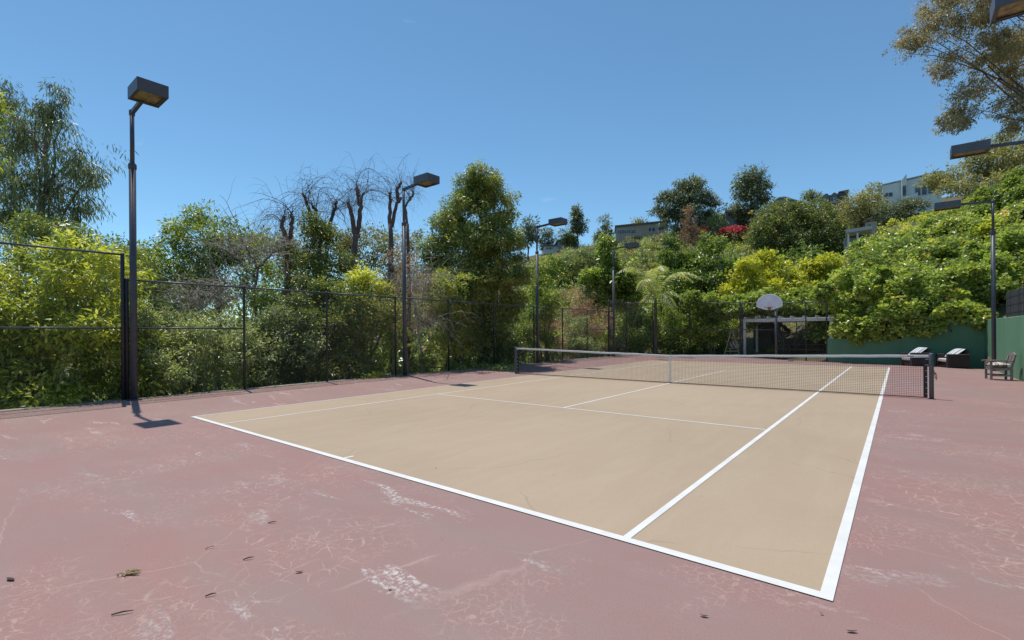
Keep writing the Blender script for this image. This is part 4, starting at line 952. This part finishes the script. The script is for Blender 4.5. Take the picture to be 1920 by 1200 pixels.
shrub('garden_shrub', 'small leafy plant in front of the picnic table', 78, [BL(1462, 657, 18, 10, 34.5, 12)], L_GREEN, .16, 26, .15, .07, cover=1.4, stems=2, tone=.75)
g = at(1488, 655, 37.5)
tree('leaning_tree', 'leaning dark trunk rising through the pergola shade', 79, (g[0], g[1], ground(g)), [at(1480, 625, 37.5), at(1465, 605, 37.5), at(1440, 585, 37.5)], 3, [BL(1430, 560, 40, 20, 37.5)], L_DARK, M_BARKD, .3, 26, .18, .08, r0=.22, cover=1.2)

# --- vine-covered slope at the right: ground cover nobody could count
rng = np.random.default_rng(80); lv = Leaves()
pts = []
while len(pts) < 1750:
    px = rng.uniform(1535, 2050); d = 24.5 + 26.5*rng.random()**.8
    p = at(px, 500, d)
    if p[1] < 18.9 and p[0] < 9.9: continue
    if px < 1590 and d < 31: continue
    if px < 1600 and d > 41: continue
    pts.append((p[0], p[1]))
pts = np.array(pts); zz = terr(pts[:, 0], pts[:, 1])
hump = .55 + .95*np.sin(pts[:, 0]*1.1 + pts[:, 1]*.5) * np.sin(pts[:, 1]*.9 - pts[:, 0]*.4) + .7*np.sin(pts[:, 0]*.37 + 1.3)*np.sin(pts[:, 1]*.33)
bl = [(np.array([x, y, z + max(.1, h)]), np.array([.75, .75, .6])*rng.uniform(.55, 1.45)) for (x, y), z, h in zip(pts, zz, hump)]
for k in range(0, len(bl), 30):
    cloud(lv, rng, bl[k:k+30], .29, 17, .185, .15, dome=True, cover=.72, shell=.6, droop=.35, up=.6, wild=.9, tone=float(np.clip(rng.normal(.46, .12), .2, .75)), tvar=.2)
tag(lv.build('vine_slope', L_VINE, None, 'round'), 'sunlit broad-leaved vine blanket covering the slope behind the right wall', 'ground cover', None, 'stuff')

for sd, lab, bl in ((81, 'rounded glossy green shrub on the slope just right of the golden shrub', [BL(1615, 495, 34, 22, 38), BL(1640, 510, 34, 22, 37)]),
                    (82, 'broad glossy shrub mound in the middle of the vine slope', [BL(1690, 478, 44, 28, 38), BL(1735, 465, 40, 28, 38.5), BL(1700, 505, 40, 22, 36)]),
                    (83, 'leafy shrub mound on the slope behind the arm of the far right floodlight', [BL(1790, 430, 44, 28, 41), BL(1825, 415, 34, 26, 41), BL(1770, 455, 36, 22, 39)]),
                    (84, 'tall bright shrub at the right edge above the dark screen', [BL(1895, 365, 40, 34, 42), BL(1860, 385, 34, 28, 42), BL(1925, 390, 44, 40, 40)]),
                    (85, 'yellow-green shrub behind the pole of the far right floodlight', [BL(1880, 440, 34, 34, 34), BL(1910, 470, 34, 40, 32)])):
    shrub('slope_shrub', lab, sd, bl, L_YEL if sd == 85 else L_GREEN, .3, 36, .19, .11, stems=4, cover=1.5, shell=.5, shape='round', tone=.55, puff=.4, group='shrubs on the vine slope')
# --- overhanging eucalyptus top right
g = at(2060, 560, 27)
tree('eucalyptus_tree', 'olive brown eucalyptus boughs overhanging from the top right corner', 90, (g[0], g[1], ground(g)), [at(2060, 350, 27), at(2030, 150, 27), at(2000, 0, 27)], 18,
     [BL(1735, 55, 36, 30, 26), BL(1715, 90, 34, 16, 26), BL(1790, 40, 46, 40, 26), BL(1780, 110, 36, 28, 26), BL(1850, 30, 60, 50, 26.5), BL(1840, 110, 50, 44, 26.5), BL(1810, 180, 34, 36, 26),
      BL(1785, 238, 26, 14, 25.8), BL(1810, 215, 28, 20, 25.8), BL(1890, 130, 50, 60, 27), BL(1880, 195, 34, 24, 26.8), BL(1905, 235, 26, 20, 26.5), BL(1960, 80, 60, 90, 27.5), BL(1770, -10, 50, 26, 26.5), BL(1990, 230, 60, 60, 27)],
     L_EUCB, M_BARK, .24, 30, .125, .046, r0=.3, cover=1.5, shell=.95, droop=.35, up=.3, lump=.2, limb_r=.3, puff=.18)
g = at(1850, 400, 72)
tree('eucalyptus_tree', 'hazy grey-green eucalyptus grove behind the arm of the right floodlight', 91, (g[0], g[1], ground(g)), [at(1850, 350, 72), at(1850, 300, 72)], 10,
     [BL(1790, 325, 38, 22, 72), BL(1840, 305, 44, 28, 72), BL(1890, 300, 50, 40, 72), BL(1870, 345, 60, 24, 70), BL(1800, 345, 30, 16, 70), BL(1960, 300, 60, 60, 72), BL(1878, 268, 22, 12, 72)], L_OLIVE, M_BARK, .7, 24, .45, .14, r0=.35, cover=1.3, shell=.8, lump=.25, tone=.6)

# ------------------------------------------------------------------ far hillside: trees
def far_tree(name, label, seed, px, py, d, blobs, mat, L, W, cr, per=26, cover=1.5, r0=.3, limbs=6, bark=M_BARKD, **kw):
    g = at(px, py, d); g[2] = ground(g)
    top = max(b[0][2] for b in blobs)
    return tree(name, label, seed, g, [np.array([g[0], g[1], g[2] + (top-g[2])*.5]), np.array([g[0]+.3, g[1], g[2] + (top-g[2])*.92])], limbs, blobs, mat, bark, cr, per, L, W, r0=r0, cover=cover, **{'puff': 0.0, **kw})
D = 125
far_tree('pine_tree', 'broad spreading pine on the ridge, left of the two large pines', 101, 1285, 440, D,
         [BL(1290, 350, 30, 18, D), BL(1270, 370, 34, 18, D), BL(1310, 375, 34, 18, D), BL(1245, 372, 16, 10, D), BL(1236, 395, 18, 9, D), BL(1335, 378, 14, 10, D), BL(1255, 400, 22, 14, D), BL(1330, 400, 20, 12, D), BL(1280, 405, 40, 20, D), BL(1290, 430, 36, 14, D), BL(1310, 345, 16, 10, D)], L_PINE, .7, .22, .8, 24, 1.5, .35, 10, shell=.8, lump=.25, flat=.7)
far_tree('pine_tree', 'tall rounded pine on the ridge, right of the two large pines', 102, 1408, 432, D,
         [BL(1410, 330, 28, 14, D), BL(1392, 345, 22, 16, D), BL(1428, 348, 20, 16, D), BL(1405, 365, 34, 14, D), BL(1385, 390, 20, 10, D), BL(1432, 372, 16, 10, D), BL(1420, 388, 18, 10, D), BL(1405, 405, 24, 14, D), BL(1408, 422, 14, 12, D)], L_PINE, .7, .22, .8, 24, 1.5, .35, 9, shell=.8, lump=.25, flat=.7)
far_tree('carob_tree', 'large rounded dark green tree on the hillside right of the pines', 103, 1490, 480, 85,
         [BL(1475, 412, 52, 36, 85, 40), BL(1525, 420, 48, 38, 85, 40), BL(1440, 440, 38, 32, 84, 36), BL(1500, 445, 80, 40, 83, 40), BL(1560, 445, 34, 34, 85, 34), BL(1530, 470, 60, 26, 83, 36)], L_DARK, .42, .16, .55, 30, 1.7, .3, 6, shell=.4, lump=.10, tone=.58)
far_tree('cypress_pine', 'slim dark pine standing alone on the ridge right of the third floodlight head', 104, 1083, 455, 150,
         [BL(1083, 402, 10, 14, 150), BL(1082, 418, 15, 14, 150), BL(1085, 432, 14, 8, 150), BL(1080, 396, 7, 10, 150)], L_PINE, .8, .26, .8, 24, 1.7, .3, 4, shell=.8)
far_tree('pine_tree', 'distant dark tree on the ridge just right of the tall dense tree', 105, 990, 470, 155, [BL(992, 425, 14, 16, 155), BL(1000, 440, 12, 14, 155), BL(985, 450, 14, 14, 155)], L_PINE, .8, .28, .9, 22, 1.5, .3, 3)
far_tree('pine_tree', 'distant open-branched pine behind the third floodlight pole', 106, 1028, 470, 160, [BL(1024, 436, 12, 8, 160), BL(1032, 446, 12, 10, 160), BL(1014, 448, 8, 12, 160), BL(1028, 460, 14, 8, 160)], L_PINE, .8, .26, .9, 20, 1.4, .3, 3)
far_tree('pine_tree', 'distant bushy tree on the ridge left of the slim dark pine', 107, 1062, 466, 155, [BL(1062, 442, 14, 10, 155), BL(1068, 450, 16, 8, 155)], L_DARK, .8, .28, .9, 22, 1.5, .3, 3)
far_tree('cypress_tree', 'feathery grey cypress in front of the long low ridge house', 108, 1135, 480, 118, [BL(1132, 418, 6, 12, 118), BL(1138, 425, 5, 14, 118), BL(1135, 442, 16, 14, 118), BL(1135, 462, 24, 20, 118), BL(1120, 440, 5, 10, 118)], L_OLIVE, .6, .2, .7, 24, 1.5, .25, 4, tone=.35)
far_tree('dry_conifer', 'brown drying conifer below the left large pine', 109, 1295, 450, 112, [BL(1293, 420, 16, 22, 112), BL(1295, 442, 28, 12, 112), BL(1290, 400, 10, 16, 112)], L_BROWN, .55, .14, .7, 20, 1.1, .2, 5, shell=.9, tone=.3)
far_tree('leafy_tree', 'pale green tree left of the white house', 110, 1615, 420, 105, [BL(1610, 385, 34, 22, 105), BL(1630, 376, 20, 20, 105), BL(1600, 405, 40, 22, 105), BL(1636, 404, 24, 20, 104), BL(1640, 352, 12, 9, 106)], L_OLIVE, .5, .18, .7, 26, 1.6, .25, 4, tone=.62)
far_tree('dark_conifer', 'row of dark low conifers below the white house', 111, 1690, 410, 98, [BL(1665, 395, 20, 12, 98), BL(1690, 390, 22, 12, 98), BL(1715, 385, 20, 10, 98), BL(1680, 405, 26, 10, 97)], L_PINE, .5, .14, .6, 26, 1.6, .2, 3)
far_tree('leafy_tree', 'small pale tree beside the grey ridge house', 112, 1345, 430, 122, [BL(1344, 412, 14, 10, 122), BL(1340, 422, 16, 8, 122)], L_GREY, .6, .22, .7, 24, 1.5, .2, 3)
far_tree('leafy_tree', 'tree on the ridge above the long low house', 113, 1200, 440, 165, [BL(1200, 418, 14, 7, 165)], L_OLIVE, .8, .28, .9, 22, 1.4, .2, 2)
for i, (px, py, d, lab) in enumerate([(1521, 372, 128, 'small fan palm on the skyline right of the gabled roof'), (1536, 388, 128, 'bare pale tree on the skyline beside the fan palm')]):
    if i == 0: far_tree('fan_palm', lab, 114, px, 400, d, [BL(px-5, 366, 8, 6, d), BL(px+5, 370, 8, 6, d)], L_PINE, 1.0, .2, .6, 22, 1.4, .2, 1, tone=.6)
    else: far_tree('bare_ridge_tree', lab, 115, px, 400, d, [BL(px, 372, 9, 14, d)], L_BROWN, .5, .06, .6, 10, .7, .15, 6, tone=.6)
for i, (px, py, rx, ry, lab) in enumerate([(1373, 432, 18, 8, 'large crimson bougainvillea mound below the grey ridge house'), (1320, 434, 7, 5, 'small crimson bougainvillea left of the grey ridge house')]):
    shrub('bougainvillea', lab, 120+i, [BL(px, py, rx, ry, 118)], L_RED, .5, 26, .35, .22, 'bougainvillea', stems=2, cover=1.7, zmin=-5)
    shrub('ridge_shrub', 'green shrub under the ' + ('large' if i == 0 else 'small') + ' crimson bougainvillea', 124+i, [BL(px+2, py+14, rx*1.1, 9, 117)], L_OLIVE, .6, 24, .5, .2, 'shrub', stems=2, cover=1.5, zmin=-5, tone=.35)

far_tree('hill_tree', 'dark rounded tree low on the hillside right of the third floodlight pole', 141, 1085, 540, 78, [BL(1080, 508, 26, 22, 78), BL(1095, 525, 26, 24, 78), BL(1068, 530, 22, 20, 77)], L_DARK, .36, .16, .5, 26, 1.5, .2, 3, puff=.3, tone=.55)
far_tree('hill_tree', 'bright green tree on the hillside beside the third floodlight pole', 142, 1032, 540, 74, [BL(1030, 500, 22, 18, 74), BL(1040, 520, 26, 22, 74), BL(1020, 525, 18, 24, 74)], L_GREEN, .34, .15, .5, 26, 1.5, .2, 3, puff=.3, tone=.66)
far_tree('hill_tree', 'grey-green tree below the feathery ridge cypress', 143, 1105, 520, 98, [BL(1105, 478, 26, 16, 98), BL(1075, 482, 20, 16, 98), BL(1125, 490, 18, 18, 98)], L_GREY, .42, .18, .6, 24, 1.4, .2, 3, puff=.3, tone=.4)
far_tree('hill_tree', 'olive tree on the hillside right of the bare earth patch', 144, 1275, 500, 88, [BL(1285, 470, 18, 14, 88), BL(1240, 492, 22, 12, 84)], L_OLIVE, .38, .16, .5, 24, 1.4, .2, 3, puff=.3, tone=.5)
# hillside scrub: one mass
rng = np.random.default_rng(130)
def scrub(name, label, mat, n, seed, pxr, dr, size, L, W, cr, tone=.5, keep=None, per=22):
    rng = np.random.default_rng(seed); lv = Leaves(); bl = []
    while len(bl) < n:
        px = rng.uniform(*pxr); d = rng.uniform(*dr); p = at(px, 500, d)
        if keep is not None and not keep(px, d, p): continue
        z = ground(p); s = size*rng.uniform(.5, 1.35)*(1 if d < 90 else .7); bl.append((np.array([p[0], p[1], z + s*.45]), np.array([s, s, s*.75])))
    for b in bl: cloud(lv, rng, [b], cr, per, L, W, cover=.95, shell=.5, dome=True, tone=float(np.clip(rng.normal(tone, .13), .15, .85)), zmin=b[0][2]-b[1][2]*.8)
    return tag(lv.build(name, mat), label, 'scrub', None, 'stuff')
nodirt = lambda px, d, p: not (1218 < px < 1258 and 92 < d < 116) and not (px > 1390 and d < 88 and d > 56) and not (px > 1560 and d > 45)
scrub('green_scrub', 'green scrub and low trees covering the far hillside', L_GREEN, 120, 131, (960, 1640), (52, 150), 2.8, .42, .19, .62, .5, nodirt)
scrub('olive_scrub', 'dull olive scrub patched over the far hillside', L_OLIVE, 150, 132, (940, 1660), (52, 150), 2.5, .40, .16, .6, .6, nodirt)
scrub('dark_scrub', 'dark evergreen scrub in the folds of the far hillside', L_DARK, 60, 133, (960, 1640), (50, 140), 3.0, .42, .19, .62, .62, nodirt)
scrub('grey_scrub', 'grey-green brush on the far hillside', L_GREY, 120, 134, (980, 1640), (50, 140), 2.3, .38, .15, .55, .55, nodirt)
scrub('dry_scrub', 'brown dry brush scattered over the far hillside', L_BROWN, 40, 135, (1000, 1560), (50, 120), 2.0, .32, .10, .45, .5, nodirt)
scrub('slope_scrub', 'bright scrub above the vine slope under the white house', L_YEL, 110, 136, (1650, 2020), (54, 98), 1.1, .36, .2, .45, .5)
scrub('valley_scrub', 'dark canyon scrub behind the left hedges', L_LAUR, 60, 137, (-200, 960), (36, 75), 3.2, .7, .32, 1.0, .5)
scrub('undergrowth', 'leafy green undergrowth behind the far fences', L_GREEN, 110, 138, (1010, 1400), (31.5, 52), 1.5, .21, .095, .38, .6, lambda px, d, p: p[0] < -9.6 or p[1] > 19.5 and (p[0] < -4.6 or p[1] > 27))
scrub('dry_undergrowth', 'dry grey brush mixed into the undergrowth behind the far left fence', L_BROWN, 30, 139, (1020, 1200), (31.5, 44), 1.2, .15, .05, .28, .5, lambda px, d, p: p[0] < -9.6, 12)

# ------------------------------------------------------------------ far houses
M_HW = plain('white_render', (.62, .66, .64), .8, .08, .6); M_HG = plain('grey_render', (.22, .26, .27), .8, .12, .6)
M_HT = plain('tan_render', (.36, .32, .27), .8, .12, .6); M_ROOF = plain('grey_roof', (.14, .145, .15), .8, .2, 1.0); M_HD = plain('dark_cladding', (.06, .07, .08), .7, .2, 1.0)
M_ROOFL = plain('pale_roof', (.42, .44, .44), .8, .1, 1.0); M_REDD = plain('red_door', (.20, .05, .055), .6, .1)
def glass():
    m, nt, b, o = new_mat('window_glass'); b.inputs['Base Color'].default_value = (.05, .075, .10, 1); b.inputs['Roughness'].default_value = .12
    v = coords(nt); nt.links.new(ramp(nt, [(.35, (.035, .05, .07)), (.7, (.10, .13, .16))], noise(nt, v, .7, 3)), b.inputs['Base Color']); return m
M_GLASS = glass(); M_FRAME = plain('window_frame', (.55, .57, .57), .6, .05)
class House:
    """local frame: u to the right (pixels at depth d), w away (metres), v up (pixels above the reference line)"""
    def __init__(s, name, label, px, py, d, yaw=0.0):
        s.o = at(px, py, d); s.k = d / FPX; a = math.atan((px - 960) / FPX); s.ku = s.k * math.cos(a); yaw = yaw - a
        c, si = math.cos(yaw), math.sin(yaw)
        s.u = R0*c + F0*si; s.w = F0*c - R0*si
        g = s.o.copy(); g[2] = min(ground(g), s.o[2]); s.g = g; s.t = thing(name, label, 'house', g)
    def p(s, u, w, v): return s.o + s.u*u*s.ku + s.w*w + Z0*v*s.k
    def hexa(s, name, mat, u0, u1, w0, w1, v0, v1, v1r=None, parent=None, v0r=None):
        v1r = v1 if v1r is None else v1r; v0r = v0 if v0r is None else v0r
        vs = [s.p(u, w, v) for u, w, v in ((u0, w0, v0), (u1, w0, v0r), (u1, w1, v0r), (u0, w1, v0), (u0, w0, v1), (u1, w0, v1r), (u1, w1, v1r), (u0, w1, v1))]
        return MB().add(vs, [(3, 2, 1, 0), (4, 5, 6, 7), (0, 1, 5, 4), (1, 2, 6, 5), (2, 3, 7, 6), (3, 0, 4, 7)]).build(name, mat, parent or s.t)
    def window(s, u0, u1, v0, v1, n=2, w=0.0, fm=None):
        f = s.hexa('window', fm or M_FRAME, u0, u1, w-.10, w-.02, v0, v1); du = (u1-u0)/n
        for k in range(n): s.hexa('pane', M_GLASS, u0 + k*du + .08*du, u0 + (k+1)*du - .08*du, w-.13, w-.11, v0 + .08*(v1-v0), v1 - .08*(v1-v0), parent=f)
h = House('white_house', 'white modern flat-roofed house on the skyline at right', 1655, 380, 112, .12)
h.hexa('wall', M_HW, 0, 106, 0, 9, -26, 32, 42); h.hexa('roof', M_ROOFL, -1, 107, -.3, 9.3, 32.3, 34, 45, v0r=43.3)
h.hexa('side_wall', plain('white_render_painted_sun', (.72, .73, .71), .8, .06, .6), -7, -.2, .8, 8, -26, 29, 31.5)  # paler copy of the white render: sunlight on this end is in the colour
h.hexa('stair_tower', M_HW, 34, 43, -1.1, -.05, 0, 35, 46); h.window(35, 42.2, 4, 26, 1, -1.1)
h.window(2, 19, 9, 17.5, 2); h.window(59, 70, 4, 22, 1); h.window(71, 81, 4, 22, 1); h.window(82, 91, 5, 23, 1); h.window(92, 102, 6, 24, 1)
h.hexa('balcony_parapet', M_HW, 46, 62, -1.6, -1.3, -6, 4, 9)
h = House('dark_house', 'dark two-storey house with curved roof bays on the skyline', 1541, 395, 130, .05)
h.hexa('wall', M_HD, 0, 48, 0, 8, -16, 26, 30)
for k in range(2):
    pts = [h.p(1 + k*15 + 14*i/10, -.4, 25 + 5.5*math.sin(math.pi*i/10)) for i in range(11)] + [h.p(15 + k*15, -.4, 24), h.p(1 + k*15, -.4, 24)]
    MB().prism(pts, h.w*8.2).build('roof', M_ROOF, h.t)
h.hexa('roof', M_ROOF, 31, 50, -.3, 8, 30, 31.5, 33)
h.window(2, 13, 14, 23, 2); h.window(16, 28, 14, 23, 2); h.hexa('balcony', M_HG, 0, 30, -1.4, -.05, 9, 12); h.hexa('lower_wall', M_HT, 1, 18, -.2, -.02, -2, 6); h.window(20, 27, -2, 6, 1)
h = House('grey_house', 'grey two-storey house with red door between the two large pines', 1305, 432, 132, .04)
h.hexa('wall', M_HG, 0, 54, 0, 9, -16, 22); h.hexa('upper_wall', M_HG, 54.2, 98, -1, 9, -16, 29); h.hexa('roof', M_ROOF, 53.5, 99, -1.5, 9.5, 29.2, 31); h.hexa('roof', M_ROOF, -1, 53.4, -.5, 9.5, 22.2, 24.5)
h.window(58, 69, 20, 27, 2, -1); h.window(80, 94, 20, 27, 2, -1, M_HG); d_ = h.hexa('door', M_REDD, 74, 93, -1.12, -1.02, 0, 14); h.window(66, 71.5, 3, 14, 1, -1); h.window(4, 20, 6, 16, 3)
h.hexa('pane', M_GLASS, 77, 83, -1.16, -1.13, 3, 12, parent=d_); h.hexa('pane', M_GLASS, 84, 90, -1.16, -1.13, 3, 12, parent=d_)
h = House('long_house', 'long low flat-roofed ridge house with a row of white windows', 1155, 446, 148, .02)
h.hexa('wall', M_HT, 0, 96, 0, 9, -14, 20, 25); h.hexa('roof', M_ROOF, -2, 98, -.8, 9.5, 20.2, 22.5, 27.5, v0r=25.2); h.hexa('chimney', M_HT, 16, 19, 3, 4, 21, 27)
for k in range(4): h.window(3 + k*8.5, 10.5 + k*8.5, 6, 15, 2)
h.window(60, 72, 8, 17, 2); h.window(78, 90, 9, 18, 2)
h = House('pale_house', 'small pale house far away under the slim dark pine', 1020, 468, 158, .1)
h.hexa('wall', M_HW, 0, 26, 0, 8, -8, 6); h.hexa('roof', M_ROOF, -8, 27, -.6, 8, 6.2, 4, 11, v0r=6.2) if False else h.hexa('roof', M_ROOF, -2, 28, -.6, 8, 6.2, 8.5)
h.window(4, 7, 0, 4.5, 1); h.window(10, 14, 0, 4.5, 1)
h = House('terraced_house', 'grey house stepping up the ridge left of the slim dark pine', 1046, 460, 156, .1)
h.hexa('wall', M_HG, 0, 36, 0, 8, -10, 8, 16); h.hexa('roof', M_ROOFL, -2, 38, -.8, 8.5, 8.2, 9.5, 17.8, v0r=16.2)
for k in range(4): h.window(2 + k*7, 7 + k*7, 1 + k*1.4, 6 + k*1.4, 1)
h = House('gabled_house', 'pale gabled roof peeping above the large rounded tree', 1420, 405, 112, .05)
for nm, mt, u0, u1, zt in (('wall', M_HG, 0, 80, 0),):
    pts = [h.p(0, 0, -20), h.p(90, 0, -20), h.p(90, 0, 12), h.p(50, 0, 28), h.p(40, 0, 28), h.p(0, 0, 8)]
    MB().prism(pts, h.w*8).build('wall', M_HG, h.t)
h_pts = [(-4, 6.5), (40, 28.3), (50, 28.3), (94, 11)]
for (a, b), (c, e) in zip(h_pts[:-1], h_pts[1:]):
    MB().prism([h.p(a, -.5, b), h.p(c, -.5, e), h.p(c, -.5, e+2), h.p(a, -.5, b+2)], h.w*9).build('roof', M_ROOFL, h.t)
h = House('porch_house', 'white porch of a house half hidden behind the vine slope', 1582, 466, 62, .0)
h.hexa('wall', M_HG, 0, 50, 3, 8, -20, 26); h.hexa('roof', M_ROOFL, 4, 52, -.5, 8, 28, 34, 36, v0r=30)
for u in (7, 24): h.hexa('column', M_HW, u, u+3.5, 0, .25, -20, 27.5)
h.window(12, 22, 0, 18, 2, 3)
h = House('hillside_cabin', 'small tan roofed cabin peeping out left of the dark low conifers', 1622, 425, 80, .0)
h.hexa('wall', M_HT, 0, 22, 0, 5, -20, 8); h.hexa('roof', plain('tan_roof', (.30, .25, .19), .9, .15, 1), -3, 14, -.6, 5, 8, 9.5, 17, v0r=15.5); h.window(5, 12, -4, 4, 1)

# ------------------------------------------------------------------ litter
rng = np.random.default_rng(150); lv = Leaves(); n = 900
y = rng.uniform(-19, 17, n); x = -8.72 + np.abs(rng.normal(size=n))*.28
A = rng.normal(size=(n, 3)); A[:, 2] *= .15; Nn = rng.normal(size=(n, 3))*.25; Nn[:, 2] = 1
lv.add(np.stack([x, y, apron_z(x, y) + .008], 1), A, Nn, rng.uniform(.03, .09, n), rng.uniform(.012, .035, n), rng.uniform(.2, .95, n))
tag(lv.build('leaf_litter', L_LITTER), 'dry leaf litter strewn along the foot of the left fence', 'leaf litter', None, 'stuff')
lv = Leaves(); n = 200
gx = rng.uniform(-8, 8.5, n); gy = rng.uniform(-15, 11, n); A = rng.normal(size=(n, 3)); A[:, 2] *= .1; Nn = rng.normal(size=(n, 3))*.2; Nn[:, 2] = 1
lv.add(np.stack([gx, gy, apron_z(gx, gy) + .012], 1), A, Nn, rng.uniform(.012, .035, n), rng.uniform(.006, .014, n), rng.uniform(.0, .6, n))
tag(lv.build('leaf_specks', L_LITTER), 'tiny dark leaf specks scattered over the court', 'leaf litter', None, 'stuff')
def on_ground(px, py):
    d = F0 + RR*(px-960)/FPX - UU*(py-HZ)/FPX; return CAM + d*(-CAM[2]/d[2])
M_STRAW = plain('dry_straw', (.45, .33, .16), .8, .3, 30); M_BRN = plain('brown_leaf', (.075, .045, .03), .8, .4, 30)
def curl(name, label, px, py, L, W, ang, mat, cat):
    p = on_ground(px, py); p[2] = apron_z(p[0], p[1]) + .004; M = Matrix.Translation(p) @ Matrix.Rotation(ang, 4, 'Z'); m = MB(M); vs = []; fs = []
    for i in range(7):
        u = i/6*2-1; w = W*(1-abs(u)**2.2)+.002; lift = .002 + .007*abs(u)**2
        vs += [(u*L/2, -w/2, lift + w*.3), (u*L/2, 0, lift), (u*L/2, w/2, lift + w*.1)]
    for i in range(6):
        for k in range(2): a = i*3+k; fs.append((a, a+1, a+4, a+3))
    m.add(vs, fs); return tag(m.build(name, mat, None, True), label, cat)
curl('dry_leaf', 'dark curled dry leaf near the left edge of the foreground', 20, 1088, .085, .028, .3, M_BRN, 'leaf')
curl('dry_leaf', 'dark dry leaf on the red paving below the centre of the baseline', 561, 1074, .055, .018, .9, M_BRN, 'leaf')
curl('dry_leaf', 'small golden leaf on the red paving below the middle of the baseline', 731, 1106, .03, .015, .2, M_STRAW, 'leaf')
curl('dry_leaf', 'dark dry leaf at the bottom edge below the court corner', 1597, 1186, .06, .016, .6, M_BRN, 'leaf')
curl('dry_leaf', 'dark dry leaf left of the court corner near the bottom edge', 1320, 1157, .05, .016, .4, M_BRN, 'leaf')
for px, py, L_, a_, lab in ((209, 1155, .11, 1.0, 'dark thin twig near the bottom left of the foreground'), (456, 1051, .07, 1.1, 'thin dark twig amid the red paving cracks'), (503, 982, .07, .8, 'thin pale twig above the dark twig on red paving'), (385, 1030, .06, 1.2, 'short straw sliver right of the straw tuft'), (385, 1120, .06, 1.1, 'straw sliver low on the red paving right of the dark thin twig')):
    p = on_ground(px, py); q = p + np.array([math.cos(a_), math.sin(a_), 0])*L_; p[2] += .008; q[2] += .014
    tag(MB().tube([p, (p+q)/2 + np.array([.004, .003, .006]), q], [.004, .0045, .002], 6).build('twig', M_BRN if 'dark' in lab else M_STRAW, None, True), lab, 'twig')
t0 = on_ground(236, 1076); rs = np.random.default_rng(7); m = MB()
for k in range(16):
    a = .9 + rs.normal()*.5; p = t0 + np.append(rs.normal(size=2)*.022, .006 + rs.random()*.012); q = p + np.array([math.cos(a), math.sin(a), rs.normal()*.08])*rs.uniform(.05, .10)
    m.tube([p, (p+q)/2 + np.array([0, 0, .006]), q], [.003, .0045, .002], 5)
tag(m.build('straw_tuft', M_STRAW), 'tuft of dry straw lying on the red paving at left', 'straw tuft')
